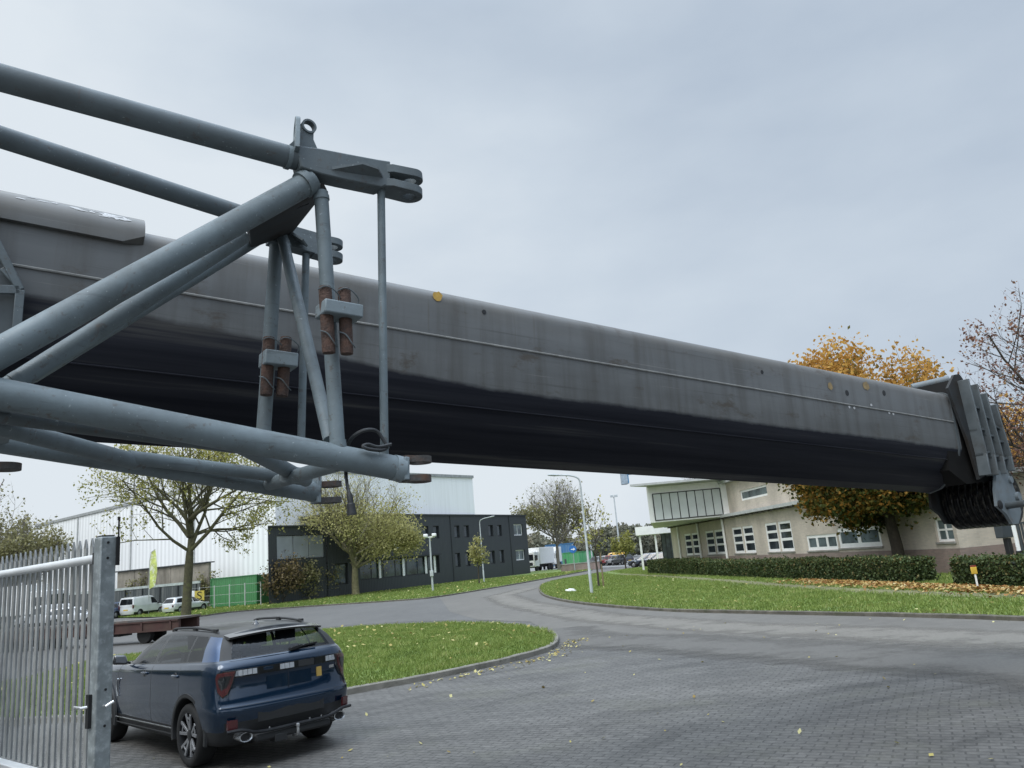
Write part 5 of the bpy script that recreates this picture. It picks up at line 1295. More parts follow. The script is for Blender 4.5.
# lug on top: two ears with pin eyes
e0 = Vector((-0.053, -0.020, 0.079)); e1 = Vector((-0.032, -0.020, 0.216)); u = (e1 - e0); L = u.length; u.normalize()
MB().plate([(-.03, -.095), (L * .55, -.034)] + circle(L, 0, .034, 14, -2.2, 2.2) + [(L * .55, .034), (-.03, .10)], .022, e0, u, (1, 0, 0), holes=[circle(L, 0, .0265, 16)]).build('lug', M_jibd, jib, bevel=.003)
MB().lathe([(.036, -.018), (.036, .018), (.0265, .018), (.0265, -.018), (.036, -.018)], c=(e1.x, e1.y, e1.z), axis='Y', seg=20, cap=False).build('lug_ring', M_jibd, jib)
e0 = Vector((-0.080, -0.000, 0.081)); e1 = Vector((-0.079, -0.000, 0.225)); u = (e1 - e0); L = u.length; u.normalize()
side = Vector((.25, 1, 0))
MB().plate([(-.03, -.10), (L * .55, -.075)] + circle(L * .85, 0, .058, 12, -1.3, 1.3) + [(L * .55, .075), (-.03, .10)], .022, e0, u, side, holes=[circle(L * .78, 0, .038, 16)]).build('lug', M_jib, jib, bevel=.003)

# far upper fork
bodyf = [lp(q) for q in ((0.071, 0.900, 0.127), (0.211, 0.900, 0.142), (0.394, 0.900, 0.131), (0.397, 0.900, -0.001), (0.263, 0.900, 0.008), (0.075, 0.900, 0.021))]
MB().plate(bodyf, .085, (0, .9, 0), (1, 0, 0), (0, 0, 1)).build('fork_arm', M_jibd, jib, bevel=.006)
tongue((0.333, 0.900, 0.100), (0.521, 0.900, 0.101), .062, .04, M_jibd); tongue((0.335, 0.900, 0.017), (0.522, 0.900, 0.013), .062, .04, M_jibd)
a, b_ = Vector((0.175, 0.860, 0.097)), Vector((0.256, 0.800, 0.022)); MB().bar(a, b_, .09, .012, up=(0, 0, 1)).build('fork_web', M_jibd, jib)
# near lower fork
MB().tube([(0.416, -0.000, -1.383), (0.462, -0.000, -1.390)], .0600, 22).build('end_plate', M_block, jib)
MB().hexa([tuple(Vector((0.452, -0.000, -1.393)) + Vector(k)) for k in ((0, -.05, -.05), (.025, -.05, -.05), (.025, .05, -.05), (0, .05, -.05), (0, -.05, .055), (.025, -.05, .055), (.025, .05, .055), (0, .05, .055))]).build('end_plate', M_block, jib, bevel=.004)
M_tong = surf('rust edged tongue', (.062, .058, .055), .75, var=.4, scale=14, grime=(.10, .052, .032), gpos=(.5, .7), gscale=12, bump=.3)
tongue((0.462, 0.000, -1.344), (0.609, -0.000, -1.340), .058, .030, M_tong); tongue((0.462, 0.000, -1.432), (0.607, 0.000, -1.428), .058, .030, M_tong)
# far lower fork
MB().tube([(0.302, 0.900, -1.371), (0.392, 0.900, -1.387)], .058, 20).build('end_plate', M_jib, jib)
MB().hexa([tuple(Vector((0.380, 0.900, -1.374)) + Vector(k)) for k in ((0, -.05, -.075), (.025, -.05, -.075), (.025, .05, -.075), (0, .05, -.075), (0, -.05, .075), (.025, -.05, .075), (.025, .05, .075), (0, .05, .075))]).build('end_plate', M_block, jib, bevel=.004)
tongue((0.391, 0.900, -1.349), (0.536, 0.900, -1.338), .055, .030, M_tong); tongue((0.393, 0.900, -1.436), (0.537, 0.900, -1.427), .055, .030, M_tong)
# gusset between the lower chords at the left node, and a pin tongue at the frame edge
gp_ = [Vector(q) for q in ((-1.146, 0.030, -1.210), (-1.048, 0.120, -1.248), (-1.052, 0.500, -1.271), (-1.139, 0.550, -1.293))]
MB().add([tuple(q) for q in gp_] + [tuple(q + Vector((0, .02, -.01))) for q in gp_], [(0, 1, 2, 3), (7, 6, 5, 4), (0, 4, 5, 1), (1, 5, 6, 2), (2, 6, 7, 3)]).build('gusset', M_jib, jib)
tongue((-1.196, 0.200, -1.432), (-1.008, 0.200, -1.423), .05, .026, M_tong, hole=0, name='pin_tongue')
# pin holders with spare lock pins and spring clips
def holder(off, blk, pins, r):
    (x0, y0), (x1, y1) = blk[0], blk[1]
    q0 = Vector(blk[2]); q1 = Vector(blk[3])
    o = MB().bx(q0.x, q1.x, off - .16, off - .035, q1.z, q0.z).build('pin_holder', M_block, jib, bevel=.006)
    for (a, b_) in pins:
        a = Vector(a); b_ = Vector(b_); d_ = (b_ - a)
        p = MB().lathe([(r * .2, 0), (r * .92, .004), (r, .015), (r, d_.length - .02), (r * .94, d_.length - .004), (r * .3, d_.length)], c=(0, 0, 0), axis='Z', seg=16).build('lock_pin', M_rusty, o)
        p.matrix_local = Matrix.Translation(a) @ d_.to_track_quat('Z', 'Y').to_matrix().to_4x4()
        c = a.lerp(b_, .80)
        MB().tube(catmull([c + Vector((-r * 1.4, -.01, .035)), c + Vector((-r * .6, -r - .004, .02)), c + Vector((r * .5, -r - .006, -.02)), c + Vector((r * 1.2, -r * .6, -.03))], 4), .003, 6).build('spring_clip', M_jibd, o)
        c = a.lerp(b_, .08)
        MB().tube(catmull([c + Vector((-r * 1.3, -.01, .0)), c + Vector((-r * .4, -r - .004, .012)), c + Vector((r * .8, -r - .004, .004)), c + Vector((r * 2.2, -r * .4, -.02)), c + Vector((r * 2.1, 0, -.05))], 4), .003, 6).build('spring_clip', M_jibd, o)
holder(0, ((321, 302), (358, 322), (0.018, -0.100, -0.684), (0.196, -0.100, -0.745)), (((0.037, -0.100, -0.605), (0.062, -0.100, -0.917)), ((0.127, -0.100, -0.597), (0.145, -0.100, -0.910))), .029)
holder(.9, ((262, 351), (294, 369), (0.040, 0.800, -0.659), (0.218, 0.800, -0.737)), (((0.072, 0.800, -0.573), (0.069, 0.800, -0.902)), ((0.165, 0.800, -0.559), (0.154, 0.800, -0.899))), .032)

# black control cable: coiled on the chord, one end hanging free
M_cable = surf('black cable sheath', (.022, .024, .026), .55, var=.3, scale=20, grime=(.10, .10, .10), gpos=(.6, .8), gscale=25)
cbx = empty('electric_cable', mw=crane_frame([-0.85171, 3.3, 3.96162]), label='dark electric cable looped round the lower jib chord with its plug dangling', cat='cable')
MB().tube(catmull([(0.202, 0.030, -1.436), (0.220, 0.075, -1.366), (0.216, 0.055, -1.306), (0.220, 0.010, -1.258), (0.259, -0.030, -1.229), (0.318, -0.030, -1.226), (0.352, -0.035, -1.266), (0.365, -0.045, -1.299), (0.328, -0.060, -1.318), (0.266, -0.070, -1.319), (0.240, -0.065, -1.308), (0.266, -0.060, -1.297), (0.314, -0.060, -1.305), (0.380, -0.055, -1.288)], 6), .0085, 8).build('loop', M_cable, cbx)
MB().tube(catmull([(0.202, 0.030, -1.418), (0.195, 0.000, -1.467), (0.194, -0.030, -1.518)], 5), .0075, 8).build('free_end', M_cable, cbx)
pa, pb_ = Vector((0.193, -0.030, -1.510)), Vector((0.207, -0.030, -1.604)); d_ = pb_ - pa
o = MB().lathe([(.008, 0), (.013, .01), (.014, d_.length * .45), (.018, d_.length * .5), (.020, d_.length * .85), (.021, d_.length * .9), (.021, d_.length), (.006, d_.length)], axis='Z', seg=14).build('plug', M_cable, cbx)
o.matrix_local = Matrix.Translation(pa) @ d_.to_track_quat('Z', 'Y').to_matrix().to_4x4()

# ================================================================== CARS
def cat1(P, t):
    """Catmull-Rom through array P (n, d) at parameters t"""
    P = np.asarray(P, float); n = len(P); i = np.clip(np.floor(t).astype(int), 0, n - 2); f = (t - i)[:, None]
    p1 = P[i]; p2 = P[i + 1]; p0 = np.where((i > 0)[:, None], P[np.maximum(i - 1, 0)], 2 * p1 - p2); p3 = np.where((i + 2 < n)[:, None], P[np.minimum(i + 2, n - 1)], 2 * p2 - p1)
    return .5 * (2 * p1 + (p2 - p0) * f + (2 * p0 - 5 * p1 + 4 * p2 - p3) * f ** 2 + (3 * p1 - p0 - 3 * p2 + p3) * f ** 3)

def car_shell(rings, tcols, trows, roof_z, roof_cols=6):
    """rings: (level, column, xyz) half outlines from rear centre to front centre; returns full-grid verts, faces and (column t, row t) per face"""
    Rg = np.asarray(rings, float)
    A = np.stack([cat1(Rg[k], tcols) for k in range(len(Rg))])            # levels x cols
    A[:, 0, 1] = 0; A[:, -1, 1] = 0
    # linear-ish vertically with smoothing
    Bv = np.stack([cat1(A[:, c], trows) for c in range(A.shape[1])], 1)   # rows x cols
    Bv[..., 1] = np.maximum(Bv[..., 1], 0)
    nr, nc = Bv.shape[:2]
    full = np.concatenate([Bv, (Bv[:, -2:0:-1] * np.array([1, -1, 1]))], 1)
    M_ = full.shape[1]
    V = full.reshape(-1, 3).tolist(); F = []; info = []
    for r in range(nr - 1):
        for c in range(M_):
            c2 = (c + 1) % M_
            F.append((r * M_ + c, r * M_ + c2, (r + 1) * M_ + c2, (r + 1) * M_ + c))
            left = c < nc - 1
            ct = (tcols[c] + tcols[c + 1]) / 2 if left else (tcols[M_ - c] + tcols[M_ - c - 1]) / 2
            info.append((ct, (trows[r] + trows[r + 1]) / 2, 1 if left else -1))
    # roof: rows joining left and right top-ring points
    top = (nr - 1) * M_
    idx = []
    for c in range(nc):
        L = Bv[-1, c]; row = []
        if c in (0, nc - 1): row = [top + c]
        else:
            row.append(top + c)
            for k in range(1, roof_cols):
                t = k / roof_cols; y = L[1] * (1 - 2 * t)
                V.append([L[0], y, L[2] + roof_z * (1 - (1 - 2 * t) ** 2) * min(1, L[1] / .45)]); row.append(len(V) - 1)
            row.append(top + (M_ - c))
        idx.append(row)
    for c in range(nc - 1):
        a, b_ = idx[c], idx[c + 1]
        if len(a) == 1:
            for k in range(len(b_) - 1): F.append((a[0], b_[k], b_[k + 1])); info.append((99, 99, 0))
        elif len(b_) == 1:
            for k in range(len(a) - 1): F.append((a[k + 1], a[k], b_[0])); info.append((99, 99, 0))
        else:
            for k in range(len(a) - 1): F.append((a[k], b_[k], b_[k + 1], a[k + 1])); info.append((99, 99, 0))
    F.append(tuple(range(M_))[::-1]); info.append((98, 98, 0))
    return V, F, info

def split_parts(V, F, cls, spec, parent, arches=None, well=None):
    """one closed shell -> arch cuts -> separate mesh per class; spec: class -> list of (name, material)"""
    me = bpy.data.meshes.new('shell'); me.from_pydata(V, [], F)
    keys = list(spec)
    for k in keys: me.materials.append(spec[k][1])
    me.materials.append(well)
    me.polygons.foreach_set('material_index', [keys.index(c) for c in cls])
    bm = bmesh.new(); bm.from_mesh(me); bmesh.ops.recalc_face_normals(bm, faces=bm.faces); bm.to_mesh(me); bm.free()
    o = bpy.data.objects.new('shell', me); COL.objects.link(o)
    cut = None
    if arches:
        mb = MB()
        for (x, z, r, y0, y1) in arches: mb.lathe([(r, y0), (r, y1)], c=(x, 0, z), axis='Y', seg=40)
        cut = mb.build('cut', well)
        cut.data.materials.clear()
        for k in keys: cut.data.materials.append(spec[k][1])
        cut.data.materials.append(well)
        for p in cut.data.polygons: p.material_index = len(keys)
        b = o.modifiers.new('b', 'BOOLEAN'); b.object = cut; b.operation = 'DIFFERENCE'; b.solver = 'EXACT'
        bpy.context.view_layer.update()
        dg = bpy.context.evaluated_depsgraph_get()
        m2 = bpy.data.meshes.new_from_object(o.evaluated_get(dg))
    else: m2 = me
    bm = bmesh.new(); bm.from_mesh(m2)
    out = {}
    for i, k in enumerate(keys + ['well']):
        fs = [f for f in bm.faces if f.material_index == i]
        if not fs: continue
        vm = {}; vs = []; ff = []
        for f in fs:
            q = []
            for v in f.verts:
                if v.index not in vm: vm[v.index] = len(vs); vs.append(v.co[:])
                q.append(vm[v.index])
            ff.append(q)
        nm, mt = spec[k][:2] if k != 'well' else ('wheel_well', well)
        mm = bpy.data.meshes.new(nm); mm.from_pydata(vs, [], ff); mm.materials.append(mt)
        b2 = bmesh.new(); b2.from_mesh(mm)
        for e in b2.edges: e.smooth = len(e.link_faces) == 2 and e.calc_face_angle(0) < R(32)
        for f in b2.faces: f.smooth = True
        b2.to_mesh(mm); b2.free()
        ob = bpy.data.objects.new(nm, mm); link(ob, parent); out[k] = ob
    bm.free()
    bpy.data.objects.remove(o)
    if cut: bpy.data.objects.remove(cut)
    return out

def paint(name, col, rough=.25, metal=.35, coat=1.0):
    m, nt, b = new_mat(name)
    n1 = noise_node(nt, 1.2, 3, .5); c = ramp(nt, n1.outputs['Fac'], [(.3, tuple(k * .88 for k in col)), (.7, tuple(k * 1.1 for k in col))])
    nt.links.new(c.outputs['Color'], b.inputs['Base Color'])
    b.inputs['Metallic'].default_value = metal; b.inputs['Roughness'].default_value = rough
    b.inputs['Coat Weight'].default_value = coat; b.inputs['Coat Roughness'].default_value = .04
    pass
    return m
M_blackgloss = paint('black gloss trim', (.010, .011, .013), .15, 0.0)
M_plast = surf('black plastic', (.020, .021, .022), .6, var=.15)
M_chrome = surf('satin chrome', (.55, .56, .57), .22, metal=.9, var=.05)
M_carglass = glass_mat('car glass', (.008, .010, .012), .02, clear=.88, clearcol=(.72, .76, .77)); M_carglass.node_tree.nodes['Principled BSDF'].inputs['IOR'].default_value = 1.8; M_roof = paint('black roof', (.010, .011, .012), .4, 0.0, .25)
M_dkglass = glass_mat('dark car glass', (.012, .014, .016), .04)
M_seat = surf('dark seat fabric', (.03, .03, .032), .8)
M_red = surf('red lamp glass', (.075, .009, .009), .12, var=.2, coat=1.0)
M_reddark = surf('dark red reflector', (.06, .006, .008), .2, coat=1.0)
M_lamplight = surf('pale light bar', (.36, .38, .40), .2, var=.12, scale=30, coat=1.0)
M_alloy = surf('machined alloy', (.28, .285, .295), .3, metal=.5, var=.1)
M_alloyd = surf('black alloy', (.02, .021, .023), .35, metal=.3)

def outline(xr, w_, xf, z, zr=None, corner=(.02, .10, .28), fc=(.5, .12)):
    """half plan outline at one level, rear centre to front centre"""
    zr = z if zr is None else zr
    def zz(x): return zr + (z - zr) * (x - xr) / (xf - xr)
    pts = [(xr, 0), (xr + corner[0], .46 * w_), (xr + corner[1], .84 * w_), (xr + corner[2], .975 * w_), (-1.40, w_), (-.88, w_), (-.10, w_), (.85, .99 * w_), (xf - fc[0], .93 * w_), (xf - fc[1], .60 * w_), (xf, 0)]
    return [(x, y, zz(x)) for x, y in pts]

def wheel(parent, x, y, z, r, wd, side, spokes=True):
    wh = empty('wheel', (x, y, z)); wh.parent = parent
    t = MB(); h = wd / 2
    t.lathe([(r * .70, -h * .9), (r * .80, -h), (r * .93, -h * .98), (r * .985, -h * .78), (r, -h * .4), (r, h * .4), (r * .985, h * .78), (r * .93, h * .98), (r * .80, h), (r * .70, h * .9), (r * .66, 0), (r * .70, -h * .9)], axis='Y', seg=48, cap=False)
    t.build('tyre', M_tyre, wh, angle=50)
    rm = MB(); rm.lathe([(r * .735, side * h * .94), (r * .70, side * h * .90), (r * .66, side * h * .3), (r * .64, -side * h * .6)], axis='Y', seg=48, cap=False)
    rm.lathe([(r * .64, side * -.01), (.02, side * -.01)], axis='Y', seg=32)
    rim = rm.build('rim', M_alloyd, wh)
    if spokes:
        sp = MB()
        for k in range(5):
            for dl in (-.16, .16):
                a0 = 2 * math.pi * k / 5 + .3 + dl * .55; a1 = 2 * math.pi * k / 5 + .3 + dl * 1.7
                p0 = Vector((math.cos(a0) * r * .14, side * h * .66, math.sin(a0) * r * .14)); p1 = Vector((math.cos(a1) * r * .69, side * h * .88, math.sin(a1) * r * .69))
                sp.bar(p0, p1, r * .10, r * .06, up=(0, 1, 0))
            a = 2 * math.pi * k / 5 + .3
            sp.bar((math.cos(a - .30) * r * .55, side * h * .84, math.sin(a - .30) * r * .55), (math.cos(a + .30) * r * .55, side * h * .84, math.sin(a + .30) * r * .55), r * .06, r * .04, up=(0, 1, 0))
        sp.build('spoke', M_alloy, rim, bevel=.003)
        hb_ = MB(); hb_.lathe([(.065, side * h * .6), (.062, side * h * .80), (.03, side * h * .83), (.004, side * h * .83)], axis='Y', seg=20); hb_.build('hub_cap', M_alloyd, rim)
    else:
        hb_ = MB(); hb_.lathe([(r * .62, side * h * .5), (r * .5, side * h * .75), (r * .12, side * h * .8), (.01, side * h * .8)], axis='Y', seg=20); hb_.build('hub_cap', M_alloy, rim)
    return wh

def seats(parent, x0, z=.62, rows=((.15, .36), (.15, -.36)), mat=None):
    for i, (x, y) in enumerate(rows):
        s = MB(); s.box((x, y, z + .05), (.5, .48, .16)); s.hexa([(x - .28, y - .23, z + .1), (x - .18, y - .23, z + .1), (x - .18, y + .23, z + .1), (x - .28, y + .23, z + .1), (x - .46, y - .19, z + .62), (x - .36, y - .19, z + .62), (x - .36, y + .19, z + .62), (x - .46, y + .19, z + .62)])
        s.box((x - .45, y, z + .76), (.09, .26, .18)); s.tube([(x - .43, y - .07, z + .6), (x - .45, y - .07, z + .7)], .01, 6); s.tube([(x - .43, y + .07, z + .6), (x - .45, y + .07, z + .7)], .01, 6)
        s.build('seat', mat or M_seat, parent, bevel=.03)

def tcols_for(n_ctrl, sub=5, extra=()):
    t = sorted(set(np.round(np.concatenate([np.linspace(0, n_ctrl - 1, (n_ctrl - 1) * sub + 1), np.array(extra)]), 4).tolist()))
    return np.array(t)

# ---- the blue SUV
P_blue = paint('dark blue metallic paint', (.005, .020, .045), .15, .4, .8)
P_blue2 = paint('highlit blue pillar paint', (.022, .062, .15), .2, .35)  # body blue lightened to paint in the highlight on the pillar
suv = empty('blue_suv', (-4.62, 11.60, 0), rz=R(135), label='dark blue SUV with black roof rails parked beside the gate, seen from its rear', cat='car')
ring = [
    outline(-2.06, .76, 2.40, .25), outline(-2.14, .86, 2.48, .29), outline(-2.22, .905, 2.58, .44), outline(-2.255, .925, 2.62, .58),
    outline(-2.262, .930, 2.625, .68), outline(-2.222, .928, 2.62, .755, .76), outline(-2.185, .925, 2.58, .90, .93), outline(-2.20, .918, 2.54, 1.00, 1.065), outline(-2.185, .905, 2.42, 1.04, 1.145), outline(-2.145, .882, 2.30, 1.06, 1.205)]
base = [(-2.105, 0, 1.232), (-2.085, .42, 1.230), (-2.02, .705, 1.226), (-1.88, .835, 1.22), (-1.42, .86, 1.205), (-.88, .872, 1.18), (-.10, .872, 1.15), (.85, .845, 1.115), (1.10, .74, 1.11), (1.30, .45, 1.12), (1.38, 0, 1.125)]
mid = [(-1.985, 0, 1.375), (-1.97, .40, 1.373), (-1.92, .645, 1.365), (-1.77, .765, 1.365), (-1.38, .785, 1.36), (-.86, .80, 1.355), (-.16, .80, 1.34), (.56, .765, 1.31), (.72, .65, 1.31), (.86, .38, 1.325), (.90, 0, 1.33)]
topr = [(-1.86, 0, 1.495), (-1.84, .38, 1.49), (-1.81, .575, 1.472), (-1.62, .66, 1.48), (-1.32, .675, 1.50), (-.82, .685, 1.518), (-.22, .685, 1.516), (.18, .66, 1.49), (.28, .56, 1.49), (.38, .33, 1.50), (.42, 0, 1.51)]
edge = [(-1.83, 0, 1.535), (-1.81, .36, 1.53), (-1.76, .53, 1.508), (-1.58, .61, 1.515), (-1.28, .625, 1.535), (-.80, .635, 1.552), (-.24, .635, 1.55), (.08, .61, 1.522), (.17, .51, 1.52), (.27, .30, 1.53), (.31, 0, 1.54)]
ring += [base, mid, topr, edge]
nlev = len(ring)
trows = np.array(sorted(set(np.round(np.concatenate([np.linspace(0, 9, 28), [4.35, 4.42], np.linspace(9, 10, 4), np.linspace(10, 12, 13), [10.12, 11.88], np.linspace(12, 13, 4)]), 3).tolist())))
seams = [2.30, 2.325, 4.66, 4.675, 5.97, 5.985, 7.28, 7.295]
tcols = tcols_for(11, 7, seams + [3.62, 4.10, 4.14, 4.45, 4.52, 5.92, 6.04, 7.12, 7.4])
V, F, info = car_shell(ring, tcols, trows, .035, 8)
cls = []
for ct, rt, sd_ in info:
    k = 'body'
    if rt == 99: k = 'roof'
    elif rt == 98: k = 'floor'
    elif rt > 12: k = 'roof'
    elif rt > 10:
        g = 10.12 < rt < 11.88
        if ct < 1.95: k = 'rear_window' if g and ct < 1.9 else 'tailgate_trim'
        elif ct < 2.15: k = 'tailgate_trim'
        elif ct < 3.62: k = 'pillar' if ct > 2.55 else 'tailgate_trim'
        elif ct > 8.35: k = 'windscreen' if g else 'trim'
        elif g and (3.62 < ct < 4.45 or 4.52 < ct < 5.92 or 6.04 < ct < 7.12): k = 'side_window'
        else: k = 'trim'
    elif rt > 9: k = 'body' if ct < 7.6 else 'bonnet'
    elif rt < 1.4: k = 'sill'
    elif 2 < ct < 8 and rt < 2.0: k = 'sill'
    elif rt < 2.6 and ct < 2.2: k = 'diffuser'
    elif 4.35 < rt < 4.42 and ct < 2.3: k = 'gap'
    elif 2.30 < ct < 2.325 and rt > 5.2: k = 'gap'
    elif rt > 2.05 and (4.66 < ct < 4.675 or 5.97 < ct < 5.985 or 7.28 < ct < 7.295): k = 'gap'
    elif ct < 2.3 and rt > 4.42: k = 'tailgate'
    elif rt > 2.0 and 4.675 < ct < 5.97: k = 'rear_door'
    elif rt > 2.0 and 5.985 < ct < 7.28: k = 'front_door'
    elif ct < 2.9: k = 'bumper'
    if k in ('rear_door', 'front_door', 'pillar'): k += '_l' if sd_ > 0 else '_r'
    if k == 'side_window': k += '_%d%s' % (0 if ct < 4.485 else (1 if ct < 6 else 2), 'l' if sd_ > 0 else 'r')
    cls.append(k)
M_well = surf('wheel well', (.008, .008, .009), .9)
spec = dict(body=('body', P_blue), roof=('roof', M_roof), floor=('floor', M_well), rear_window=('rear_window', M_carglass), tailgate_trim=('spoiler_trim', M_plast), pillar_l=('rear_pillar', P_blue2), pillar_r=('rear_pillar', P_blue2),
            windscreen=('windscreen', M_carglass), trim=('window_trim', M_roof), **{'side_window_%d%s' % (i, c): ('side_window', M_carglass) for i in range(3) for c in 'lr'}, bonnet=('bonnet', P_blue), sill=('sill', M_plast), diffuser=('diffuser', M_plast),
            gap=('panel_gap', M_black), tailgate=('tailgate', P_blue), rear_door_l=('rear_door', P_blue), rear_door_r=('rear_door', P_blue), front_door_l=('front_door', P_blue), front_door_r=('front_door', P_blue), bumper=('rear_bumper', P_blue))
WR, WX0, WX1 = .365, -1.34, 1.72
parts = split_parts(V, F, cls, spec, suv, arches=[(x, WR + .01, .425, s * .55, s * 1.2) for x in (WX0, WX1) for s in (1, -1)], well=M_well)
for x in (WX0, WX1):
    for s in (1, -1):
        wheel(suv, x, s * .80, WR, WR, .235, s)
        ar = MB(); pr = []
        for a in np.linspace(-12, 192, 30):
            a = R(a); pr.append((x + math.cos(a) * .452, WR + .01 + math.sin(a) * .452))
        vs = []; fs = []
        for (px_, pz_), a in zip(pr, np.linspace(-12, 192, 30)):
            a = R(a); ox, oz = math.cos(a), math.sin(a)
            yb_ = .928 - .02 * max(0, abs(px_ - x) - .3)
            if x == WX0 and px_ < x: yb_ -= .10 * max(0, (x - px_) - .12)
            for dr, yy in ((-.030, yb_ - .14), (-.030, yb_ + .004), (-.018, yb_ + .012), (.022, yb_ + .010), (.030, yb_ - .02)):
                vs.append((px_ + ox * dr, s * yy, pz_ + oz * dr))
        for i in range(29):
            for k in range(4): fs.append((i * 5 + k, i * 5 + k + 1, (i + 1) * 5 + k + 1, (i + 1) * 5 + k))
        ar.add(vs, fs).build('arch_trim', M_plast, suv)
# interior: floor, seats, dashboard
MB().bx(-1.95, 1.1, -.72, .72, .45, .60).build('cabin_floor', M_seat, suv, bevel=.05)
seats(suv, 0, .62, ((.15, .36), (.15, -.36), (-.85, .42), (-.85, 0), (-.85, -.42)))
MB().bx(.70, 1.15, -.72, .72, .75, 1.08).build('dashboard', M_seat, suv, bevel=.06)
MB().lathe([(.17, -.015), (.19, 0), (.17, .015)], c=(0, 0, 0), axis='X', seg=24, cap=False).build('steering_wheel', M_plast, suv).location = (.62, .36, 1.06)
# sill blade lines
for s in (1, -1):
    MB().tube([(-.86, s * .925, .415), (1.22, s * .925, .405)], .008, 6).build('sill_strip', M_chrome, suv)
    MB().tube([(-.86, s * .918, .345), (1.22, s * .918, .335)], .007, 6).build('sill_strip', M_plast, suv)
    # door handles
    for hx_ in (-.95, .13):
        h = MB(); h.box((hx_, s * .924, 1.035), (.20, .035, .035)); h.build('door_handle', P_blue, parts[('rear_door' if hx_ < 0 else 'front_door') + ('_l' if s > 0 else '_r')], bevel=.012)
        MB().lathe([(.05, s * .915), (.045, s * .921)], c=(hx_, 0, 1.03), axis='Y', seg=14).build('handle_recess', M_black, parts[('rear_door' if hx_ < 0 else 'front_door') + ('_l' if s > 0 else '_r')])
    # mirror
    mi = MB(); mi.hexa([(.70, s * .93, 1.13), (.98, s * .93, 1.13), (.96, s * 1.11, 1.15), (.80, s * 1.12, 1.15), (.80, s * .94, 1.26), (.95, s * .93, 1.25), (.92, s * 1.09, 1.27), (.80, s * 1.10, 1.28)])
    mr = mi.build('mirror', M_blackgloss, suv, bevel=.03); MB().hexa([(.86, s * .86, 1.12), (.94, s * .86, 1.12), (.94, s * .95, 1.15), (.86, s * .95, 1.15), (.86, s * .86, 1.15), (.94, s * .86, 1.15), (.94, s * .95, 1.19), (.86, s * .95, 1.19)]).build('mirror_arm', M_plast, mr)
    # side vent emblem bar on the front wing
    MB().tube(catmull([(1.16, s * .930, .92), (1.21, s * .930, .86), (1.20, s * .930, .76), (1.16, s * .930, .68)], 4), .010, 6).build('wing_trim', M_chrome, suv)
    # roof rail
    rr_ = MB(); rr_.tube(catmull([(-1.50, s * .59, 1.51), (-1.38, s * .59, 1.550), (-.8, s * .60, 1.585), (-.15, s * .60, 1.577), (-.02, s * .595, 1.545)], 6), .016, 8)
    for x in (-1.42, -.78, -.08): rr_.box((x, s * .595, 1.545 if abs(x + .78) > .5 else 1.575), (.10, .03, .05))
    rr_.build('roof_rail', M_plast, suv)
# spoiler lip over the rear window
sp_ = MB(); vs = []; fs = []
ys = np.linspace(-.63, .63, 15)
for y in ys:
    q = abs(y) / .63; zt = 1.536 - .040 * q ** 2; xe = -2.00 + .10 * q ** 3
    vs += [(-1.72, y, zt + .006), (xe, y, zt - .022), (xe + .01, y, zt - .045), (-1.80, y, zt - .055)]
for i in range(14):
    for k in range(4): fs.append((i * 4 + k, i * 4 + (k + 1) % 4, (i + 1) * 4 + (k + 1) % 4, (i + 1) * 4 + k))
fs += [(0, 1, 2, 3), (59, 58, 57, 56)]
sp_.add(vs, fs).build('spoiler', M_blackgloss, suv, angle=40)
MB().lathe([(.05, 0), (.035, .02), (.012, .05), (.004, .055)], c=(-1.30, 0, 1.565), seg=12).build('antenna', M_blackgloss, suv).scale = (1.0, 1, 1)
# rear light band: black gloss carrier with pale segments, shield lamps at the corners
def rear_x(y, z):
    q = min(1, abs(y) / .925)
    # tail surface x as a function of height and y
    zr_ = [(.58, -2.255), (.68, -2.262), (.76, -2.222), (.93, -2.185), (1.065, -2.20), (1.145, -2.185), (1.205, -2.145)]
    xb = np.interp(z, [p[0] for p in zr_], [p[1] for p in zr_])
    return xb + float(np.interp(q, [0, .46, .66, .84, .92, .975], [0, .02, .05, .10, .165, .28]))
def band(y0, y1, z0, z1, off, n=16):
    mb = MB(); vs = []
    ys = np.linspace(y0, y1, n)
    for y in ys:
        vs += [(rear_x(y, z0) - off, y, z0), (rear_x(y, z1) - off, y, z1), (rear_x(y, z1) + .01, y, z1 + .004), (rear_x(y, z0) + .01, y, z0 - .004)]
    fs = []
    for i in range(n - 1):
        for k in range(4): fs.append((i * 4 + k, i * 4 + (k + 1) % 4, (i + 1) * 4 + (k + 1) % 4, (i + 1) * 4 + k))
    fs += [(0, 1, 2, 3), tuple(4 * (n - 1) + k for k in (3, 2, 1, 0))]
    return mb.add(vs, fs)
lbar = band(-.80, .80, 1.03, 1.115, .010, 40).build('light_bar', M_blackgloss, suv)
for a, b_ in ((.42, .70), (-.06, .13), (-.78, -.52)):
    m_ = max(2, int((b_ - a) / .052)); st_ = (b_ - a) / m_
    for i in range(m_):
        band(a + i * st_ + .004, a + (i + 1) * st_ - .003, 1.043, 1.103, .015, 4).build('light_segment', M_lamplight, lbar, smooth=False)
band(-.34, -.12, 1.037, 1.107, .013, 6).build('emblem_strip', M_plast, lbar, smooth=False)
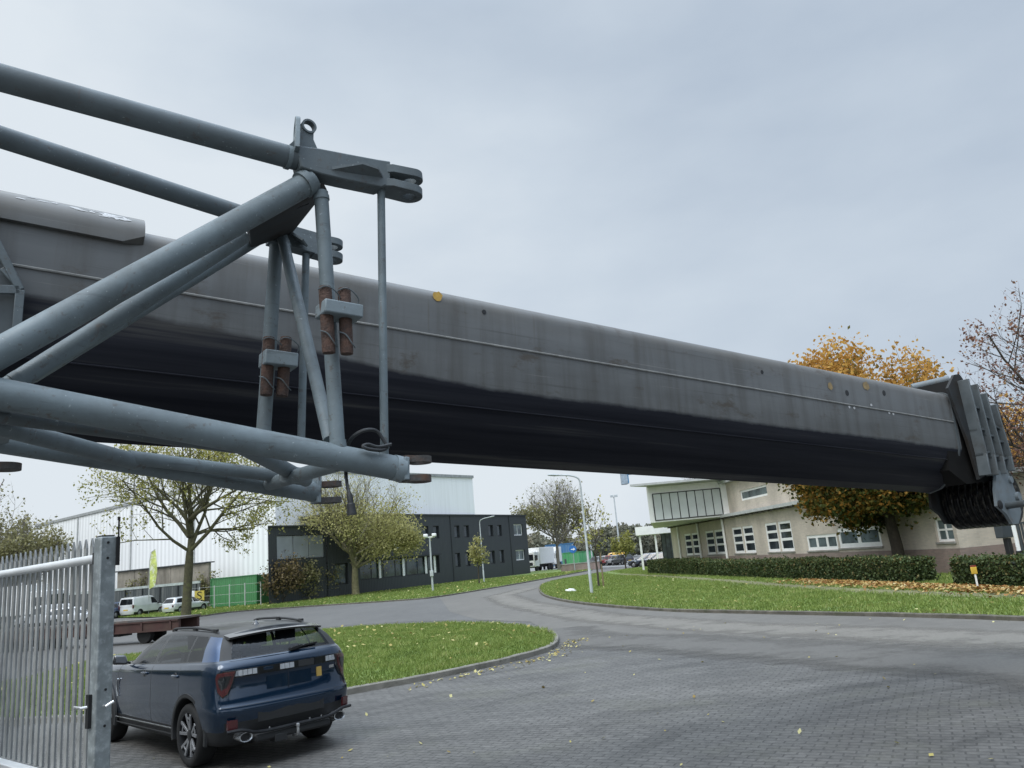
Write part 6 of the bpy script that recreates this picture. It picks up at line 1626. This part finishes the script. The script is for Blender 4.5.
for s in (1, -1):
    def surfp(u_, z):       # along the rear corner: u 0 at the tail, 1 on the flank
        pts = [(-2.19, .62), (-2.13, .75), (-2.05, .845), (-1.92, .905), (-1.78, .921)]
        tt = u_ * 4; i = min(3, int(tt)); f_ = tt - i
        x = pts[i][0] * (1 - f_) + pts[i + 1][0] * f_; y = pts[i][1] * (1 - f_) + pts[i + 1][1] * f_
        zadj = np.interp(z, [.76, .93, 1.065, 1.145], [-.02, .02, 0, .02])
        return (x + zadj, y)
    def shield(poly, off, name, mat, parent):
        cen = (sum(p[0] for p in poly) / len(poly), sum(p[1] for p in poly) / len(poly)); vs = []
        def P_(u_, z, o_):
            x, y = surfp(u_, z); nx, ny = (-.75 + .7 * u_, .5 + .5 * u_); l_ = math.hypot(nx, ny)
            return (x + nx / l_ * o_, s * (y + ny / l_ * o_), z)
        vs.append(P_(*cen, off + .006))
        for u_, z in poly: vs.append(P_(u_, z, off))
        for u_, z in poly: vs.append(P_(u_, z, -.02))
        m = len(poly)
        fs = [(0, 1 + k, 1 + (k + 1) % m) for k in range(m)] + [(1 + k, 1 + m + k, 1 + m + (k + 1) % m, 1 + (k + 1) % m) for k in range(m)]
        mb = MB().add(vs, fs)
        return mb.build(name, mat, parent)
    L1 = [(.05, 1.125), (.30, 1.125), (.62, 1.11), (.68, 1.05), (.60, .87), (.46, .80), (.28, .84), (.14, .97)]
    c_ = (.38, .985)
    def shr(k): return [(c_[0] + (u_ - c_[0]) * k, c_[1] + (z - c_[1]) * k) for u_, z in L1]
    L1 = [(.33 + (u_ - .38) * .74, .985 + (z - .985) * .92) for u_, z in L1]; c_ = (.33, .985)
    tl = shield(L1, .012, 'tail_light', M_blackgloss, suv)
    shield(shr(.92), .018, 'red_ring', M_red, tl); shield(shr(.80), .024, 'lens', M_reddark, tl); shield(shr(.58), .029, 'lens_core', M_dkglass, tl)
    # lower red reflector and exhaust
    rf_ = MB(); vs = [(-2.235 + .03, s * .80, .47), (-2.245, s * .70, .47), (-2.262, s * .70, .575), (-2.215, s * .80, .575)]
    rf_.add(vs + [(x + .03, y, z) for x, y, z in vs], [(0, 1, 2, 3), (0, 4, 5, 1), (1, 5, 6, 2), (2, 6, 7, 3), (3, 7, 4, 0)]).build('reflector', M_reddark, suv)
    e_ = MB(); e_.lathe([(.040, .02), (.048, -.06), (.060, -.065), (.062, -.05), (.062, .10)], axis='X', seg=24, cap=False)
    eo = e_.build('exhaust', M_chrome, suv); eo.location = (-2.235, s * .62, .375); eo.scale = (1, 1.35, .9)
    MB().lathe([(.042, -.02), (.002, -.019)], axis='X', seg=20).build('exhaust_bore', M_black, eo)
# lower diffuser frame: recessed plate panel, silver blade, hitch
band(-.44, .44, .50, .615, .004, 10).build('number_recess', M_plast, suv)
bl = MB(); bl.tube(catmull([(-2.235, .82, .455), (-2.285, .66, .455), (-2.30, .45, .40), (-2.30, 0, .395), (-2.30, -.45, .40), (-2.285, -.66, .455), (-2.235, -.82, .455)], 6), .020, 8); bl.build('diffuser_blade', M_alloyd, suv)
MB().bx(-2.29, -2.05, -.50, .50, .28, .375).build('diffuser_panel', M_plast, suv, bevel=.03)
th = MB(); th.bx(-2.30, -2.15, .10, .26, .24, .33); th.build('hitch_box', M_plast, suv, bevel=.01)
MB().tube(catmull([(-2.25, 0, .27), (-2.33, 0, .27), (-2.37, 0, .31), (-2.37, 0, .37)], 4), .016, 8).lathe([(.005, .365), (.022, .375), (.026, .392), (.022, .41), (.005, .418)], c=(-2.37, 0, 0), seg=12).build('tow_ball', M_chrome, suv)
mb = MB()
for y in (.33, -.20, -.36): mb.lathe([(.010, -2.302), (.010, -2.296)], c=(0, y, .425), axis='X', seg=10)
mb.build('parking_sensor', M_chrome, suv)
# wiper, plate area, badge
MB().bar((-2.10, -.10, 1.262), (-2.065, -.46, 1.285), .022, .018).bar((-2.105, -.06, 1.25), (-2.095, -.2, 1.275), .05, .03).build('wiper', M_black, suv)
band(-.30, .30, .84, .99, .004, 8).build('plate_recess', P_blue, suv)
band(-.455, -.38, .88, .99, .007, 3).build('yellow_mark', surf('yellow plate mark', (.40, .27, .07), .4), suv, smooth=False)
band(-.66, -.58, .95, .985, .006, 3).build('badge', M_chrome, suv, smooth=False)
MB().tube([(rear_x(.02, .82) - .002, .02, .82), (rear_x(.02, 1.0) - .002, .02, 1.0)], .003, 4).build('tailgate_crease', M_black, suv)

# ---- distant cars: one builder, three body styles
def far_car(name, loc, rz, style, col, label, group=None, cat='car'):
    P_ = paint('paint', col, .3, .1)
    root = empty(name, loc, rz=rz, label=label, cat=cat, group=group)
    if style == 'van':
        L0, L1_, W_, H_ = -2.2, 2.2, .90, 1.83
        lev = [outline(L0 + .05, .82, L1_ - .1, .25), outline(L0, .89, L1_, .42), outline(L0 - .02, .90, L1_, .62), outline(L0, .90, L1_ - .05, .95)]
        base_ = [(L0 + .01, 0, 1.08), (L0 + .02, .5, 1.08), (L0 + .03, .80, 1.08), (L0 + .12, .885, 1.08), (-1.4, .89, 1.07), (-.75, .89, 1.06), (.12, .89, 1.05), (1.05, .86, 1.03), (1.3, .72, 1.03), (1.5, .42, 1.04), (1.56, 0, 1.05)]
        top_ = [(L0 + .10, 0, 1.72), (L0 + .10, .45, 1.72), (L0 + .12, .68, 1.71), (L0 + .22, .76, 1.71), (-1.4, .775, 1.73), (-.75, .78, 1.75), (.05, .78, 1.76), (.45, .75, 1.70), (.58, .60, 1.70), (.68, .35, 1.71), (.72, 0, 1.72)]
        edge_ = [(x * .985, y * .90, z + .07) for x, y, z in top_]
        side = lambda ct: 5.95 < ct < 7.2; rear = lambda ct: ct < 1.75
    else:
        L0, L1_, W_ = -2.2, 2.15, .87
        rw = .30 if style == 'hatch' else .22
        lev = [outline(L0 + .06, .80, L1_ - .1, .24), outline(L0, .85, L1_, .42), outline(L0 - .02, .87, L1_ + .02, .60), outline(L0 + .03, .865, L1_ - .05, .80, .84)]
        base_ = [(L0 + .08, 0, .95), (L0 + .09, .45, .95), (L0 + .14, .68, .95), (L0 + .26, .80, .945), (-1.4, .82, .93), (-.75, .83, .92), (.12, .83, .90), (.95, .80, .88), (1.15, .70, .88), (1.3, .42, .89), (1.36, 0, .90)]
        top_ = [(L0 + .08 + rw, 0, 1.40), (L0 + .09 + rw, .36, 1.40), (L0 + .12 + rw, .52, 1.385), (L0 + .24 + rw, .58, 1.39), (-1.25, .60, 1.41), (-.72, .61, 1.43), (.0, .61, 1.43), (.25, .58, 1.40), (.35, .50, 1.40), (.45, .3, 1.41), (.5, 0, 1.42)]
        edge_ = [(x * .98, y * .88, z + .045) for x, y, z in top_]
        side = lambda ct: (3.3 < ct < 4.45 or 4.6 < ct < 5.9 or 6.05 < ct < 7.1); rear = lambda ct: ct < 1.8
    rg_ = lev + [base_, top_, edge_]; nl = len(lev)
    tr_ = np.array(sorted(set(np.round(np.concatenate([np.linspace(0, nl, nl * 2 + 1), nl + np.array([.12, .5, .85, 1, 1.5, 2])]), 3).tolist())))
    tcs = tcols_for(11, 3, [4.45, 4.6, 5.9, 6.05, 7.1, 1.8])
    V_, F_, inf = car_shell(rg_, tcs, tr_, .03, 4)
    cl_ = []
    for ct, rt, s_ in inf:
        k = 'body'
        if nl + .12 < rt < nl + .85:
            if rear(ct): k = 'rear_window'
            elif side(ct): k = 'side_window_%d%d' % (int(ct > 4.5) + int(ct > 6), s_ > 0)
            elif ct > 8.4 and rt < 90: k = 'windscreen'
        if rt < .8 or rt == 98: k = 'sill'
        if rt < 1.3 and ct < 2.5: k = 'bumper'
        cl_.append(k)
    sp2 = dict(body=('body', P_), rear_window=('rear_window', M_dkglass), **{'side_window_%d%d' % (i, j): ('side_window', M_dkglass) for i in range(3) for j in range(2)}, windscreen=('windscreen', M_dkglass), sill=('sill', M_plast), bumper=('bumper', P_ if style == 'hatch' else P_))
    wr = .32
    split_parts(V_, F_, cl_, sp2, root, arches=[(x, wr, .37, s * .5, s * 1.1) for x in (-1.33, 1.33) for s in (1, -1)], well=M_well)
    for x in (-1.33, 1.33):
        for s in (1, -1): wheel(root, x, s * .74, wr, wr, .2, s, spokes=False)
    for s in (1, -1):
        z0 = .95 if style == 'van' else .72
        MB().box((L0 + .05, s * (.80 if style == 'van' else .70), z0), (.10, .13, .34 if style == 'van' else .17)).build('tail_light', M_red, root, bevel=.02)
        MB().box((.95, s * .95, 1.08 if style == 'van' else .95), (.12, .16, .13)).build('mirror', M_plast, root, bevel=.03)
        MB().box((L1_ - .16, s * .62, .70), (.2, .3, .14)).build('headlight', M_lamplight, root, bevel=.04)
    MB().box((L0 - .022, 0, .66 if style == 'van' else .58), (.015, .50, .10)).build('number_plate', surf('yellow number plate', (.62, .42, .05), .5), root)
    return root
far_car('white_van', (*(-37.376, 76.436), .0), R(74), 'van', (.62, .63, .63), 'small white panel van parked left of the tree trunk', cat='van')
far_car('silver_estate', (*(-32.031, 73.705), .0), R(66), 'hatch', (.55, .56, .57), 'pale silver estate car half hidden by the tree trunk', cat='car')
far_car('silver_estate', (*(-37.980, 66.000, 1.057)[:2], .0), R(20), 'hatch', (.60, .60, .60), 'white car glimpsed through the gate pales', cat='car')
far_car('white_van', (*(-41.729, 68.000, 1.248)[:2], .0), R(200), 'van', (.60, .61, .61), 'white van glimpsed through the pales at the left', cat='van')
far_car('dark_car', (*(-39.387, 76.000, 0.526)[:2], .0), R(74), 'hatch', (.03, .06, .12), 'dark blue car just left of the small white van', cat='car')
lot = [((596, 561, 128), 'hatch', (.03, .035, .04), 'dark car at the left end of the distant row'), ((603, 561, 126), 'hatch', (.5, .5, .5), 'pale car between the dark and the red one in the distant row'),
       ((609.5, 561.5, 123), 'hatch', (.30, .02, .02), 'bright red car in the distant row'), ((616, 561.5, 120), 'hatch', (.35, .36, .37), 'grey car right of the red one in the distant row'), ((622, 562, 117), 'hatch', (.03, .03, .035), 'black car at the right end of the distant row'),
       ((646, 561, 92), 'hatch', (.05, .06, .08), 'dark car parked behind the canopy post, leftmost of three'), ((654, 561, 90), 'hatch', (.07, .09, .13), 'slate blue car in the middle behind the canopy'), ((662, 561, 88), 'hatch', (.03, .03, .04), 'black car nearest the lobby behind the canopy')]
LOT = [(10.998, 128.000, 0.782), (11.936, 126.000, 0.706), (12.648, 123.000, 0.576), (13.319, 120.000, 0.528), (13.860, 117.000, 0.419), (13.683, 92.000, 0.650), (14.289, 90.000, 0.603), (14.854, 88.000, 0.560)]
for p, (q, st_, c_, lb_) in zip(LOT, lot):
    far_car('parked_car', (p[0], p[1], .012), R(115) if p[1] > 100 else R(160), st_, c_, lb_, group='cars in the distant car park')
far_car('yellow_van', (*(14.905, 138.000, 1.268)[:2], .012), R(175), 'van', (.62, .36, .03), 'yellow van behind the distant row of cars', cat='van')

# ---- lorries and containers in the depot beyond
def lorry(loc, rz, label):
    o = empty('lorry', loc, rz=rz, label=label, cat='lorry')
    c = MB().bx(1.6, 3.6, -1.22, 1.22, .75, 3.1).build('cab', M_white, o, bevel=.12)
    MB().bx(3.604, 3.64, -1.08, 1.08, 1.75, 2.7).build('windscreen', M_dkglass, c, bevel=.02); MB().bx(3.604, 3.66, -.9, .9, .95, 1.45).build('grille', M_plast, c)
    for s in (1, -1): MB().bx(2.3, 3.3, s * 1.224, s * 1.24, 1.8, 2.55).build('side_window', M_dkglass, c); MB().bx(3.62, 3.68, s * .78, s * 1.1, .8, 1.0).build('headlight', M_lamplight, c); MB().bx(3.3, 3.5, s * 1.3, s * 1.5, 1.7, 2.5).build('mirror', M_plast, c)
    MB().bx(-4.5, 1.45, -1.25, 1.25, 1.1, 3.7).build('box_body', M_white, o, bevel=.04)
    MB().bx(-4.4, 3.4, -.5, .5, .6, 1.08).build('chassis', M_plast, o)
    for x in (2.6, -2.2, -3.4):
        for s in (1, -1): MB().lathe([(.15, -.14), (.48, -.14), (.5, -.1), (.5, .1), (.48, .14), (.15, .14)], c=(x, s * 1.05, .5), axis='Y', seg=18).build('wheel', M_tyre, o)
    return o
lorry((*(1.457, 128.000, 1.294)[:2], .0), R(-115), 'white lorry facing us at the corner of the charcoal office')
lorry((*(4.257, 140.000, 1.161)[:2], .012), R(-100), 'white lorry behind the trunk of the bare round tree')
lorry((*(-45.745, 72.000, 1.331)[:2], 0), R(-20), 'white box lorry in the yard behind the gate')
for i, (p, c_, lb_) in enumerate((((8.735, 160.000, 1.086), (.06, .30, .10), 'green skip container in the far depot'), ((11.938, 165.000, 1.004), (.05, .25, .10), 'second green container in the depot, by the blue sign'), ((7.091, 172.000, 2.064), (.05, .17, .34), 'blue container in the far depot behind the tree'))):
    o = empty('container', (p[0], p[1], .012), rz=.1, label=lb_, cat='container')
    MB().bx(-1.6 if i < 2 else -3, 1.6 if i < 2 else 3, -1.2, 1.2, .1, 2.6 if i < 2 else 4.6).build('body', clad_mat('container steel', c_, .3, .6, 0), o, smooth=False)
    MB().bx(-1.65 if i < 2 else -3.05, 1.65 if i < 2 else 3.05, -1.25, -1.204, 2.42 if i < 2 else 4.4, 2.62 if i < 2 else 4.65).build('rim', surf('container rim', tuple(k * .7 for k in c_), .5), o, smooth=False)
